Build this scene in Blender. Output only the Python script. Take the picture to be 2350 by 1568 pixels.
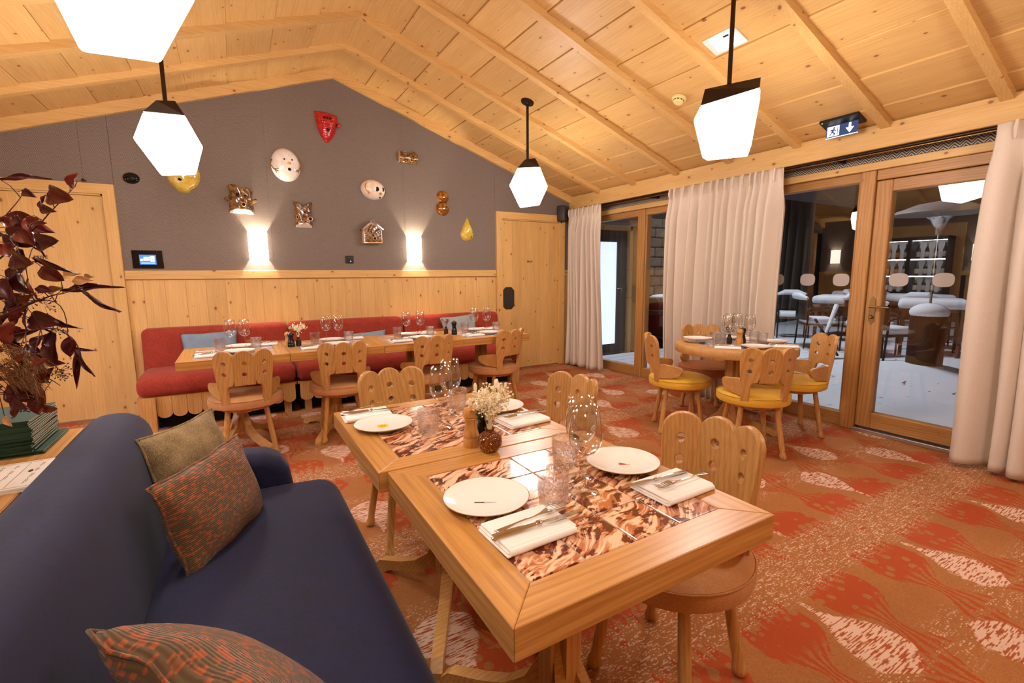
import bpy, bmesh, math, random
from mathutils import Vector, Matrix
random.seed(7)
PI = math.pi
sc = bpy.context.scene
for o in list(bpy.data.objects): bpy.data.objects.remove(o)
C = sc.collection

# ------------------------------------------------------------------ camera
CP = Vector((0, -5.5484, 1.2817)); YAW, PITCH, ROLL, FPX = .5287, -.139, -.0078, 1088.4
fw = Vector((math.sin(YAW)*math.cos(PITCH), math.cos(YAW)*math.cos(PITCH), math.sin(PITCH)))
r0 = Vector((math.cos(YAW), -math.sin(YAW), 0)); u0 = r0.cross(fw)
rr = math.cos(ROLL)*r0 + math.sin(ROLL)*u0; uu = -math.sin(ROLL)*r0 + math.cos(ROLL)*u0
cam = bpy.data.cameras.new('camera'); cam.sensor_width = 36; cam.lens = FPX/2350*36; cam.clip_start = .02
camo = bpy.data.objects.new('camera', cam); C.objects.link(camo)
camo.matrix_world = Matrix(((rr.x, uu.x, -fw.x, CP.x), (rr.y, uu.y, -fw.y, CP.y), (rr.z, uu.z, -fw.z, CP.z), (0, 0, 0, 1)))
sc.camera = camo
# ------------------------------------------------------------------ world (night), exposure, terrace light
w = bpy.data.worlds.new('night'); sc.world = w; w.use_nodes = True
w.node_tree.nodes['Background'].inputs[0].default_value = (.10, .12, .16, 1)
w.node_tree.nodes['Background'].inputs[1].default_value = .16
sc.view_settings.view_transform = 'Standard'; sc.view_settings.look = 'None'
sc.view_settings.exposure = 0.0; sc.view_settings.gamma = 1; sc.view_settings.use_curve_mapping = False
LAMP = 40.0          # radiance of the pendant glass
SCONCE = 36.0         # watts of each wall light bulb
def area_light(name, loc, target, size, watts, col):
    l = bpy.data.lights.new(name, 'AREA'); l.size = size; l.energy = watts; l.color = col
    o = bpy.data.objects.new(name, l); C.objects.link(o); o.location = loc
    o.rotation_euler = (Vector(target)-Vector(loc)).to_track_quat('-Z', 'Y').to_euler(); return o
TERRACE = area_light('terrace_floodlight', (7.6, -.4, 4.9), (7.4, -1.6, 0), 1.2, 190, (.84, .90, 1))

# ------------------------------------------------------------------ node expressions
def hx(h, a=1):
    h = h.lstrip('#'); c = [int(h[i:i+2], 16)/255 for i in (0, 2, 4)]
    return tuple((v/12.92 if v <= .04045 else ((v+.055)/1.055)**2.4) for v in c) + (a,)
class E:
    def __init__(s, nt, sock): s.nt = nt; s.s = sock
    def __add__(s, o): return s.nt.m('ADD', s, o)
    __radd__ = __add__
    def __sub__(s, o): return s.nt.m('SUBTRACT', s, o)
    def __rsub__(s, o): return s.nt.m('SUBTRACT', o, s)
    def __mul__(s, o): return s.nt.m('MULTIPLY', s, o)
    __rmul__ = __mul__
    def __truediv__(s, o): return s.nt.m('DIVIDE', s, o)
    def __lt__(s, o): return s.nt.m('LESS_THAN', s, o)
    def __gt__(s, o): return s.nt.m('GREATER_THAN', s, o)
class NT:
    def __init__(s, name):
        s.mat = bpy.data.materials.new(name); s.mat.use_nodes = True; s.t = s.mat.node_tree
        s.b = s.t.nodes['Principled BSDF']; s.out = s.t.nodes['Material Output']; s._c = {}
    def n(s, typ, **k):
        nd = s.t.nodes.new(typ)
        for a, v in k.items(): setattr(nd, a, v)
        return nd
    def put(s, sock, v):
        if isinstance(v, E): s.t.links.new(v.s, sock)
        elif v is not None: sock.default_value = v
    def m(s, op, a, b=None, c=None):
        nd = s.n('ShaderNodeMath', operation=op); s.put(nd.inputs[0], a); s.put(nd.inputs[1], b)
        if c is not None: s.put(nd.inputs[2], c)
        return E(s, nd.outputs[0])
    def co(s, kind='Object'):
        if kind not in s._c:
            tc = s.n('ShaderNodeTexCoord'); sp = s.n('ShaderNodeSeparateXYZ'); s.t.links.new(tc.outputs[kind], sp.inputs[0])
            s._c[kind] = [E(s, sp.outputs[i]) for i in range(3)]
        return s._c[kind]
    def rnd(s):
        if 'r' not in s._c: s._c['r'] = E(s, s.n('ShaderNodeObjectInfo').outputs['Random'])
        return s._c['r']
    def vec(s, x, y, z=0.0):
        nd = s.n('ShaderNodeCombineXYZ')
        for i, v in enumerate((x, y, z)): s.put(nd.inputs[i], v)
        return E(s, nd.outputs[0])
    def noise(s, v, scale=1, detail=2, rough=.5, dist=0):
        nd = s.n('ShaderNodeTexNoise'); s.put(nd.inputs['Vector'], v)
        nd.inputs['Scale'].default_value = scale; nd.inputs['Detail'].default_value = detail
        nd.inputs['Roughness'].default_value = rough; nd.inputs['Distortion'].default_value = dist
        return E(s, nd.outputs[0])
    def voro(s, v, scale=1, feature='F1', rand=1, dim='3D'):
        nd = s.n('ShaderNodeTexVoronoi', feature=feature, voronoi_dimensions=dim); s.put(nd.inputs['Vector'], v); nd.inputs['Scale'].default_value = scale
        nd.inputs['Randomness'].default_value = rand
        return E(s, nd.outputs['Distance']), (E(s, nd.outputs['Color']) if feature == 'F1' else None)
    def step(s, x, a, b, lo=0.0, hi=1.0):
        nd = s.n('ShaderNodeMapRange', interpolation_type='SMOOTHSTEP')
        for i, v in enumerate((x, a, b, lo, hi)): s.put(nd.inputs[i], v)
        return E(s, nd.outputs[0])
    def mix(s, f, a, b, mode='MIX'):
        nd = s.n('ShaderNodeMix', data_type='RGBA', blend_type=mode); s.put(nd.inputs[0], f); s.put(nd.inputs[6], a); s.put(nd.inputs[7], b)
        return E(s, nd.outputs[2])
    def chan(s, c, i=0):
        nd = s.n('ShaderNodeSeparateColor'); s.put(nd.inputs[0], c); return E(s, nd.outputs[i])
    def ab(s, x): return s.m('ABSOLUTE', x)
    def fract(s, x): return s.m('FRACT', x)
    def floor(s, x): return s.m('FLOOR', x)
    def sin(s, x): return s.m('SINE', x)
    def mx(s, a, b): return s.m('MAXIMUM', a, b)
    def mn(s, a, b): return s.m('MINIMUM', a, b)
    def bump(s, h, st=.3, dist=.01):
        nd = s.n('ShaderNodeBump'); nd.inputs['Strength'].default_value = st; nd.inputs['Distance'].default_value = dist
        s.put(nd.inputs['Height'], h); s.t.links.new(nd.outputs[0], s.b.inputs['Normal']); return s
    def set(s, base=None, rough=None, metal=None, **k):
        if base is not None: s.put(s.b.inputs['Base Color'], base)
        if rough is not None: s.put(s.b.inputs['Roughness'], rough)
        if metal is not None: s.put(s.b.inputs['Metallic'], metal)
        for a, v in k.items(): s.put(s.b.inputs[a.replace('_', ' ')], v)
        return s.mat
def grey(v): return (v, v, v, 1)
def tone(nt, col, amt=.14):   # per-object brightness variation
    r = nt.rnd(); f = r*amt + (1-amt/2)
    return nt.mix(1.0, col, nt.vec(f, f, f), 'MULTIPLY')

M = {}
def wood(name, light, dark, axis=0, knots=0.0, rough=.5, g=1.0, amt=.14, knotcol='#7a4220', ringk=.25, coat=0.0):
    nt = NT(name); c = nt.co(); r = nt.rnd()
    L = c[axis] + r*31; A = c[(axis+1) % 3] + r*17; B = c[(axis+2) % 3] + r*7
    n2 = nt.noise(nt.vec(L*.9, A*4, B*4), g, 2)
    n1 = nt.noise(nt.vec(L*5, A*170, B*170), g, 2); n3 = nt.noise(nt.vec(L*1.6, A*15, B*15), g, 2)
    ring = nt.step(nt.sin((A+B*.7)*(330*g) + n2*34), -.3, .95)
    f = nt.step(n1, .32, .68)*.32 + ring*ringk + nt.step(n3, .3, .7)*.28
    col = nt.mix(f, hx(light), hx(dark))
    if knots:
        d, vc = nt.voro(nt.vec(L*4.4+r*11, (A+B)*6.6+r*23, 0), 1.0, dim='2D')
        rad = nt.m('MAXIMUM', nt.chan(vc, 0)-(1-knots), 0.0)*.15 + .0001
        k = nt.step(d, rad*.45, rad, 1.0, 0.0)*(rad > .012)
        halo = nt.step(d, rad*.8, rad*2.2+.03, 1.0, 0.0)*(rad > .012)
        col = nt.mix(halo*.28, col, hx(dark)); col = nt.mix(k*.85, col, hx(knotcol))
    col = tone(nt, col, amt)
    nt.bump(n1, .06, .004)
    M[name] = nt.set(col, rough, Coat_Weight=coat, Coat_Roughness=.25, Specular_IOR_Level=.4); return M[name]
# softwood boards: honey pine in three grain directions, oak and ash for furniture
for i, ax in enumerate('xyz'):
    wood('pine_'+ax, '#dab06f', '#bf8f4d', i, knots=.68, rough=.5, ringk=.12)
    wood('oak_'+ax, '#cf9750', '#a0662b', i, rough=.36, g=.9, amt=.1, ringk=.3, coat=.15)
    wood('ash_'+ax, '#cd9a5a', '#a06c34', i, rough=.4, g=1.1, amt=.14, ringk=.27)
    wood('larch_'+ax, '#bb884d', '#8f6131', i, knots=.25, rough=.45, ringk=.32)
def plain(name, col, rough=.5, metal=0, **k):
    M[name] = NT(name).set(hx(col) if isinstance(col, str) else col, rough, metal, **k); return M[name]
plain('bronze', '#3a2c22', .42, .85); plain('black', '#0c0b0b', .45); plain('black_gloss', '#070708', .12)
plain('brass', '#93764a', .3, 1); plain('steel', '#c9c3bb', .16, 1); plain('aluminium', '#c4c6ca', .35, 1)
plain('porcelain', '#f1ebe2', .12, 0, Coat_Weight=.3); plain('gilt', '#a97c4a', .35, .6); plain('white_plastic', '#e9e6df', .4)
plain('cream_plastic', '#e6cf8a', .45); plain('linen', '#efe9e0', .8, 0, Sheen_Weight=.3)
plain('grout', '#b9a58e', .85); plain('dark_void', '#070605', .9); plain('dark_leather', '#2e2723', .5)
plain('smiley', '#f0c21c', .3); plain('ink', '#15110f', .5); plain('red_print', '#b3271a', .4); plain('pale_print', '#d9a58b', .4); plain('blade_print', '#a9a4a0', .4)
plain('dark_green', '#0d3a26', .6); plain('page', '#d8cdb8', .8); plain('paper', '#ece4d6', .75)
plain('snow', '#eef1f6', .85); plain('dark_metal', '#1c1b1c', .5, .6); plain('rust_wood', '#5d3a26', .6); plain('anthracite', '#24272c', .5)
plain('wine_green', '#10180f', .12); plain('label_white', '#ded7c9', .7); plain('label_orange', '#c77f2f', .6)
plain('gold_foil', '#b9903e', .35, .8); plain('cork_black', '#171312', .5)

def emit(name, col, st, base='#ffffff'):
    nt = NT(name); nt.set(hx(base), .4); nt.b.inputs['Emission Color'].default_value = hx(col); nt.b.inputs['Emission Strength'].default_value = st
    M[name] = nt.mat; return nt.mat
emit('lamp_glass', '#fff8f3', LAMP); emit('sconce_shade', '#fff0dc', 9.0); emit('emergency_lens', '#cfe0ff', 2.5); emit('led', '#30ff80', 4)
emit('frosted_lit', '#cfe2ff', 1.25); emit('cabinet_back', '#fff0e0', .5); emit('shelf_light', '#e8ecff', 75)

def glass_thin(name, ior=1.5, tint=(1, 1, 1, 1), gain=2.0, rough=0.0, bumps=0.0):
    nt = NT(name); t = nt.t
    tr = nt.n('ShaderNodeBsdfTransparent'); tr.inputs[0].default_value = tint
    gl = nt.n('ShaderNodeBsdfGlossy'); gl.inputs['Roughness'].default_value = rough
    fr = nt.n('ShaderNodeFresnel'); fr.inputs[0].default_value = ior
    geo = nt.n('ShaderNodeNewGeometry')
    f = nt.mn(E(nt, fr.outputs[0])*gain, 1.0)*(1-E(nt, geo.outputs['Backfacing']))
    if bumps:
        x, y, z = nt.co(); h, _ = nt.voro(nt.vec(x, y, z), bumps)
        bp = nt.n('ShaderNodeBump'); bp.inputs['Strength'].default_value = .8; bp.inputs['Distance'].default_value = .004
        nt.put(bp.inputs['Height'], h); t.links.new(bp.outputs[0], gl.inputs['Normal']); t.links.new(bp.outputs[0], fr.inputs['Normal'])
    mx = nt.n('ShaderNodeMixShader'); nt.put(mx.inputs[0], f); t.links.new(tr.outputs[0], mx.inputs[1]); t.links.new(gl.outputs[0], mx.inputs[2])
    t.links.new(mx.outputs[0], nt.out.inputs[0]); M[name] = nt.mat
glass_thin('window_glass', gain=3.4)
glass_thin('wine_glass', 1.5, (.97, .965, .96, 1), 2.6)
nt = NT('tumbler_glass'); x, y, z = nt.co(); h, _ = nt.voro(nt.vec(x, y, z), 120)
nt.bump(h, .7, .004); nt.set((.97, .965, .97, 1), .02, Transmission_Weight=1.0, IOR=1.32)
trn = nt.n('ShaderNodeBsdfTransparent'); trn.inputs[0].default_value = (.95, .945, .945, 1); mxs = nt.n('ShaderNodeMixShader'); mxs.inputs[0].default_value = .36
nt.t.links.new(trn.outputs[0], mxs.inputs[1]); nt.t.links.new(nt.b.outputs[0], mxs.inputs[2]); nt.t.links.new(mxs.outputs[0], nt.out.inputs[0]); M['tumbler_glass'] = nt.mat
nt = NT('amber_glass'); x, y, z = nt.co(); h, _ = nt.voro(nt.vec(x, y, z), 95)
nt.bump(h, 1.0, .006); M['amber_glass'] = nt.set(hx('#9c5412'), .06, Transmission_Weight=.75, IOR=1.5)

# woven fabric on the walls: herringbone columns
def herringbone(name, a, b, per=.07, st=.0108):
    nt = NT(name); x, y, z = nt.co(); h = x + y
    tri = nt.ab(nt.fract(h/per)-.5)*per
    s = nt.fract((z + tri*1.0)/st)
    f = nt.step(nt.ab(s-.5), .2, .3)
    n = nt.noise(nt.vec(h*9, z*160, 0), 1, 2)*.5 + nt.noise(nt.vec(h*220, z*220, 0), 1, 1)*.5
    col = nt.mix(f, hx(a), hx(b)); col = nt.mix(nt.step(n, .3, .75)*.35, col, hx('#8d7a6c'))
    nt.bump(f, .25, .003); M[name] = nt.set(col, .9)
herringbone('herringbone', '#41362f', '#94857a')
herringbone('herringbone_bold', '#15120f', '#b3a491', .06, .02)

# upholstery
def fabric(name, a, b, sx=300, sy=300, rough=.9, sheen=.05, amt=.12, slub=None, st=.25):
    nt = NT(name); x, y, z = nt.co(); r = nt.rnd()
    n1 = nt.noise(nt.vec(x*sx+r*9, y*sy, z*sy), 1, 2); n2 = nt.noise(nt.vec(x*14, y*14, z*14+r*5), 1, 3)
    f = nt.step(n1*.75+n2*.35, .3, .8); col = nt.mix(f, hx(a), hx(b))
    if slub:
        n3 = nt.noise(nt.vec(x*60+r*5, y*11, z*60), 1, 2, .6); col = nt.mix(nt.step(n3, .54, .62), col, hx(slub))
    nt.bump(n1, st, .004); M[name] = nt.set(tone(nt, col, amt), rough, Sheen_Weight=sheen, Sheen_Roughness=.4)
fabric('red_chenille', '#7d2212', '#a5361c', 220, 90, sheen=.08)
fabric('navy_velvet', '#080a27', '#0d113c', 90, 90, .8, .05, st=.04)
fabric('orange_linen', '#b07642', '#d29a66', 380, 380, sheen=.05)
fabric('sand_linen', '#a99058', '#c2aa72', 400, 120, sheen=.05)
fabric('yellow_wool', '#cf9a25', '#dfae3a', 260, 260, sheen=.08)
fabric('rust_leather', '#8f4f22', '#a5622e', 120, 120, .6, .1)
fabric('tweed', '#4a3820', '#b39768', 420, 420, sheen=.05, st=.6)
fabric('slate_blue', '#6c7c8c', '#8595a2', 380, 380, sheen=.06)
fabric('grey_marl', '#7c8082', '#a3a39e', 160, 420, sheen=.06)
fabric('rust_velvet', '#8a4520', '#a55a2b', 120, 120, sheen=.1)
nt = NT('striped_weave'); x, y, z = nt.co(); r = nt.rnd()
rib = nt.sin(y*1190)*.5+.5; sl = nt.noise(nt.vec(nt.floor(y*190)*.83, x*48, r*9), 1, 2, .6)
col = nt.mix(nt.step(sl, .50, .60), hx('#5e4324'), hx('#b04f18')); col = nt.mix(nt.noise(nt.vec(x*300, y*300, z*300), 1, 1)*.6, col, hx('#4a3a20'))
nt.bump(rib, .5, .004); M['striped_weave'] = nt.set(col, .9, Sheen_Weight=.2)
nt = NT('curtain_linen'); x, y, z = nt.co()
n1 = nt.noise(nt.vec(x*30, y*500, z*30), 1, 2); n2 = nt.noise(nt.vec(x*40, y*40, z*600), 1, 2)
col = nt.mix(n1*.5+n2*.5, hx('#d2bfab'), hx('#e6d8c8')); nt.bump(n1+n2, .15, .002)
M['curtain_linen'] = nt.set(col, .9)
d2 = nt.n('ShaderNodeBsdfTranslucent'); nt.put(d2.inputs[0], col)
mxs = nt.n('ShaderNodeMixShader'); mxs.inputs[0].default_value = .12
nt.t.links.new(nt.b.outputs[0], mxs.inputs[1]); nt.t.links.new(d2.outputs[0], mxs.inputs[2]); nt.t.links.new(mxs.outputs[0], nt.out.inputs[0])

# carpet: rows of ikat tulips mirrored about speckled bands
nt = NT('ikat_carpet'); x, y, z = nt.co()
q = .0034
x = nt.floor(x/q)*q; y = nt.floor(y/q)*q
wob = nt.noise(nt.vec(x*3, y*3, 0), 1, 2)-.5; x = x + wob*.07
yy = y + 4.5; P = 1.06
k = nt.floor(yy/P+.5); dv = yy - k*P; v = nt.ab(dv); side = dv > 0.0
fine = nt.noise(nt.vec(x*16, y*150, 3.1), 1, 2); fine2 = nt.noise(nt.vec(x*120, y*22, 7.7), 1, 2)
spk = nt.noise(nt.vec(x*105, y*190, 1.3), 1, 1)
jit = nt.noise(nt.vec(x*60, y*9, 5.0), 1, 1)-.5
tail_shift = nt.mx(v-.25, 0.0)*.30
cell = (x - 2.04 + side*.07 + tail_shift)/.42
a = (nt.fract(cell+.5)-.5)*.42
half = nt.step(v, .0, .12)*.155 - nt.step(v, .24, .40)*.12 + nt.step(v, .38, .56)*.11
edge = half - nt.ab(a)
spike = nt.ab(nt.fract(a/.05)-.5)*2.0
inb = nt.step(v - spike*.095 + jit*.04, .075, .081)*nt.step(v+jit*.1, .50, .55, 1.0, 0.0)
body = nt.step(edge+jit*.03, .0, .006)*inb
dd, dc = nt.voro(nt.vec(x*19, y*19, 2), 1)
dots = nt.step(dd, .32, .37, 1.0, 0.0)*(v < .28)*(v > .12)*(nt.chan(dc, 0) > .12)
fan = nt.step(nt.sin(a/(half+.012)*17+fine2*5), -.15, .05)
streak = nt.step(v+jit*.1, .27, .32)
red = body*(1-dots)*(1-streak*fan)*nt.step(spk, .24, .30)
# fanned outer streaks beside the tails
gapc = (x - 1.83 + side*.42)/.84
ga = (nt.fract(gapc+.5)-.5)*.84
hw = nt.step(v, .16, .40)*.115*nt.step(v, .46, .56, 1.0, 0.0) + .012*(v > .12)*(v < .2)
wp = nt.step(hw - nt.ab(ga) + (fine2-.5)*.05, .0, .01)*nt.step(v, .12, .17)
white = wp*nt.step(fine, .43, .5)
band = nt.step(v, .10, .17, 1.0, 0.0)
tb = nt.step(v, .40, .5)
wsp = nt.mx(band*nt.step(spk*.55+fine*.45, .555, .58), tb*(1-body)*nt.step(spk*.55+fine*.45, .575, .6))
d3, c3 = nt.voro(nt.vec(x*9, y*14, 4), 1)
rdot = band*nt.step(d3, .16, .2, 1.0, 0.0)*(nt.chan(c3, 1) > .45)
wline = wp*(1-nt.step(fine, .43, .5))
base = nt.mix(nt.noise(nt.vec(x*5, y*5, 0), 1, 2), hx('#ae7038'), hx('#9c602c'))
col = nt.mix(nt.step(spk, .5, .62)*.35, base, hx('#874a1e'))
col = nt.mix(nt.mx(red, rdot), col, hx('#a8430e'))
col = nt.mix(wline*.8, col, hx('#a2481a'))
col = nt.mix(nt.mx(white, wsp*.9), col, hx('#d8b49c'))
pile = nt.noise(nt.vec(*nt.co()), 420, 1)
nt.bump(pile, .5, .006); M['ikat_carpet'] = nt.set(col, .95)

# brush-painted ceramic tiles
def tilemat(name, pale, mid, dark):
    nt = NT(name); x, y, z = nt.co(); r = nt.rnd(); ox = r*53; oy = r*29
    wv = nt.noise(nt.vec(x*5+ox, y*5+oy, 0), 1, 2)
    sw = nt.noise(nt.vec((x+y*.55)*9+ox+wv*3, (y-x*.5)*55+oy+wv*9, 0), 1, 4, .6, .6)
    bl = nt.noise(nt.vec(x*16+oy, y*16+ox, 5), 1, 3, .6, 1.2)
    col = nt.mix(nt.step(sw, .42, .56), hx(pale), hx(mid))
    col = nt.mix(nt.step(bl*.6+sw*.44, .535, .575), col, hx(dark))
    M[name] = nt.set(col, .13, Coat_Weight=.4, Coat_Roughness=.06)
tilemat('brown_tile', '#eec49f', '#b5693c', '#5f1e08')
tilemat('blue_tile', '#d9c9c6', '#a795a6', '#5d5580')

# glazed ceramics of the wall masks
def glaze(name, a, b, scale=22, bs=.5, rough=.1):
    nt = NT(name); x, y, z = nt.co(); n = nt.noise(nt.vec(x, y, z), scale, 3, .6)
    col = nt.mix(nt.step(n, .38, .62), hx(a), hx(b)); nt.bump(n, bs, .01); M[name] = nt.set(col, rough, Coat_Weight=.5, Coat_Roughness=.05)
glaze('glaze_red', '#a31316', '#c4231f', 40, .3); glaze('glaze_white', '#e3d6c8', '#efe6dc', 10, .25, .25); glaze('glaze_brown', '#523318', '#8a6134', 34, .35)
glaze('glaze_amber', '#6e3a0e', '#a9691b', 16, .3); glaze('glaze_yellow', '#c9a83a', '#dcc262', 14, .2); glaze('bisque', '#d9a878', '#e2b98e', 30, .1, .7)
glaze('glaze_pale', '#e0cdb8', '#ecdccb', 12, .2, .2); glaze('carrot', '#c9761a', '#d98a2c', 12, .1, .4)
# outdoors
nt = NT('trodden_snow'); x, y, z = nt.co()
n = nt.noise(nt.vec(x*1.4, y*1.4, 0), 1, 4); n2 = nt.noise(nt.vec(x*3, y*14, 0), 1, 3)
col = nt.mix(nt.step(n2, .60, .68)*nt.step(n, .48, .58), hx('#e9edf4'), hx('#5a4a42')); nt.bump(n, .4, .08); M['trodden_snow'] = nt.set(col, .85)
nt = NT('stone'); x, y, z = nt.co(); n = nt.noise(nt.vec(x, y, z), 9, 5)
M['stone'] = nt.bump(n, .8, .03).set(tone(nt, nt.mix(n, hx('#3f352c'), hx('#7d6d5c')), .5), .9)
nt = NT('menu_sheet'); M['menu_sheet'] = nt.set(hx('#ece5da'), .7)
# foliage
def leafmat(name, a, b):
    nt = NT(name); x, y, z = nt.co(); r = nt.rnd()
    n = nt.noise(nt.vec(x*18+r*7, y*18, z*18), 1, 3); M[name] = nt.set(tone(nt, nt.mix(n, hx(a), hx(b)), .5), .35, Coat_Weight=.2)
leafmat('wine_leaf', '#30080f', '#521018'); leafmat('rust_leaf', '#52140f', '#7d2418'); leafmat('tan_leaf', '#a06b36', '#caa06a')
plain('stem_wine', '#451722', .6); plain('pampas', '#7a5230', .9); plain('berry', '#3a1216', .5); plain('dried_cream', '#f0e2bd', .9); plain('leaf_dark', '#2e3a20', .6); plain('flower_red', '#8e1030', .7)
plain('flower_yellow', '#d7b21f', .6)
# ------------------------------------------------------------------ mesh helpers
class MB:
    def __init__(s): s.v = []; s.f = []
    def add(s, vs, fs):
        o = len(s.v); s.v += [tuple(v) for v in vs]; s.f += [tuple(i+o for i in f) for f in fs]; return s
    def box(s, x0, x1, y0, y1, z0, z1, mtx=None):
        vs = [(x, y, z) for z in (z0, z1) for y in (y0, y1) for x in (x0, x1)]
        if mtx: vs = [mtx @ Vector(v) for v in vs]
        return s.add(vs, [(0, 2, 3, 1), (4, 5, 7, 6), (0, 1, 5, 4), (2, 6, 7, 3), (0, 4, 6, 2), (1, 3, 7, 5)])
    def prism(s, poly, d0, d1, plane='xy'):
        n = len(poly)
        def pt(p, d): return {'xy': (p[0], p[1], d), 'xz': (p[0], d, p[1]), 'yz': (d, p[0], p[1])}[plane]
        vs = [pt(p, d0) for p in poly] + [pt(p, d1) for p in poly]
        fs = [tuple(range(n))[::-1], tuple(range(n, 2*n))] + [(i, (i+1) % n, n+(i+1) % n, n+i) for i in range(n)]
        return s.add(vs, fs)
    def lathe(s, prof, seg=24, c=(0, 0, 0), sx=1, sy=1, close=False):
        vs = []; fs = []; m = len(prof)
        for r, z in prof:
            for i in range(seg):
                a = 2*PI*i/seg; vs.append((c[0]+r*sx*math.cos(a), c[1]+r*sy*math.sin(a), c[2]+z))
        for j in range(m-1 if not close else m):
            k = (j+1) % m
            for i in range(seg): fs.append((j*seg+i, j*seg+(i+1) % seg, k*seg+(i+1) % seg, k*seg+i))
        if not close:
            if prof[0][0] > 1e-6: fs.append(tuple(range(seg))[::-1])
            if prof[-1][0] > 1e-6: fs.append(tuple((m-1)*seg+i for i in range(seg)))
        return s.add(vs, fs)
    def tube(s, path, rad, seg=8, cap=True, flat=1.0):
        P_ = [Vector(p) for p in path]; n = len(P_); R_ = rad if isinstance(rad, (list, tuple)) else [rad]*n
        vs = []; fs = []; up = None
        for i, p in enumerate(P_):
            t = (P_[min(i+1, n-1)]-P_[max(i-1, 0)]).normalized()
            if up is None: up = t.orthogonal().normalized()
            up = (up - t*up.dot(t)).normalized(); b = t.cross(up)
            for k in range(seg):
                a = 2*PI*k/seg; vs.append(p + up*math.cos(a)*R_[i] + b*math.sin(a)*R_[i]*flat)
        for i in range(n-1):
            for k in range(seg): fs.append((i*seg+k, i*seg+(k+1) % seg, (i+1)*seg+(k+1) % seg, (i+1)*seg+k))
        if cap: fs.append(tuple(range(seg))[::-1]); fs.append(tuple((n-1)*seg+k for k in range(seg)))
        return s.add(vs, fs)
    def grid(s, fn, nu, nv, cu=False, cv=False):
        vs = [fn(i/(nu if cu else nu-1), j/(nv if cv else nv-1)) for j in range(nv) for i in range(nu)]
        fs = []
        for j in range(nv if cv else nv-1):
            for i in range(nu if cu else nu-1):
                a, b = i, (i+1) % nu; c, d = j, (j+1) % nv; fs.append((c*nu+a, c*nu+b, d*nu+b, d*nu+a))
        return s.add(vs, fs)
    def ell(s, c, r, seg=20, rings=12, rot=None):
        def fn(u, v):
            a = 2*PI*u; b = PI*(v-.5); p = Vector((r[0]*math.cos(b)*math.cos(a), r[1]*math.cos(b)*math.sin(a), r[2]*math.sin(b)))
            if rot: p = rot @ p
            return (c[0]+p.x, c[1]+p.y, c[2]+p.z)
        return s.grid(fn, seg, rings, cu=True)
    def xf(s, m):
        s.v = [tuple(m @ Vector(v)) for v in s.v]; return s
    def mesh(s, name, smooth=False, merge=True):
        me = bpy.data.meshes.new(name); me.from_pydata(s.v, [], s.f)
        bm = bmesh.new(); bm.from_mesh(me)
        if merge: bmesh.ops.remove_doubles(bm, verts=bm.verts, dist=1e-5)
        bmesh.ops.recalc_face_normals(bm, faces=bm.faces); bm.to_mesh(me); bm.free()
        if smooth:
            me.polygons.foreach_set('use_smooth', [True]*len(me.polygons))
            if smooth != 'all': me.set_sharp_from_angle(angle=math.radians(38))
        me.update(); return me
def link(name, me, mat, parent=None, loc=None, rot=None, mods=None):
    o = bpy.data.objects.new(name, me); C.objects.link(o)
    if mat is not None and not me.materials: me.materials.append(M[mat] if isinstance(mat, str) else mat)
    if parent: o.parent = parent
    if loc is not None: o.location = loc
    if rot is not None: o.rotation_euler = rot
    return o
def part(name, mb, mat, parent=None, smooth=False, **k): return link(name, mb.mesh(name, smooth) if isinstance(mb, MB) else mb, mat, parent, **k)
def thing(name, label, cat, loc=(0, 0, 0), rz=0, group=None):
    o = bpy.data.objects.new(name, None); o.empty_display_size = .05; C.objects.link(o); o.location = loc; o.rotation_euler = (0, 0, rz)
    return tag(o, label, cat, group)
def tag(o, label, cat, group=None):
    o['label'] = label; o['category'] = cat
    if group: o['group'] = group
    return o
def struct(o): o['kind'] = 'structure'; return o
def dup(root, loc=None, rz=None, label=None, group=None, swap=None):
    r = root.copy(); C.objects.link(r)
    if loc is not None: r.location = loc
    if rz is not None: r.rotation_euler = (0, 0, rz)
    if label: r['label'] = label
    if group: r['group'] = group
    for ch in root.children:
        c = ch.copy(); C.objects.link(c); c.parent = r
        if swap and ch.name.split('.')[0] in swap:
            c.data = c.data.copy(); c.data.materials[0] = M[swap[ch.name.split('.')[0]]]
        for g in ch.children:
            d = g.copy(); C.objects.link(d); d.parent = c
    return r
def rbox(sx, sy, sz, bev, seg=3, cut=0, fn=None, smooth='all'):
    bm = bmesh.new(); bmesh.ops.create_cube(bm, size=1)
    for v in bm.verts: v.co = Vector((v.co.x*sx, v.co.y*sy, v.co.z*sz))
    if bev: bmesh.ops.bevel(bm, geom=bm.edges[:], offset=bev, segments=seg, profile=.5, affect='EDGES', clamp_overlap=True)
    if cut: bmesh.ops.subdivide_edges(bm, edges=[e for e in bm.edges if e.calc_length() > min(sx, sy, sz)*.5], cuts=cut, use_grid_fill=True)
    if fn:
        for v in bm.verts: v.co = Vector(fn(v.co))
    bmesh.ops.recalc_face_normals(bm, faces=bm.faces)
    me = bpy.data.meshes.new('rounded'); bm.to_mesh(me); bm.free()
    if smooth: me.polygons.foreach_set('use_smooth', [True]*len(me.polygons))
    return me
def bevbox(x0, x1, y0, y1, z0, z1, bev=.004):
    me = rbox(x1-x0, y1-y0, z1-z0, bev, 1, smooth=False); me.transform(Matrix.Translation(((x0+x1)/2, (y0+y1)/2, (z0+z1)/2))); return me
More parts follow.
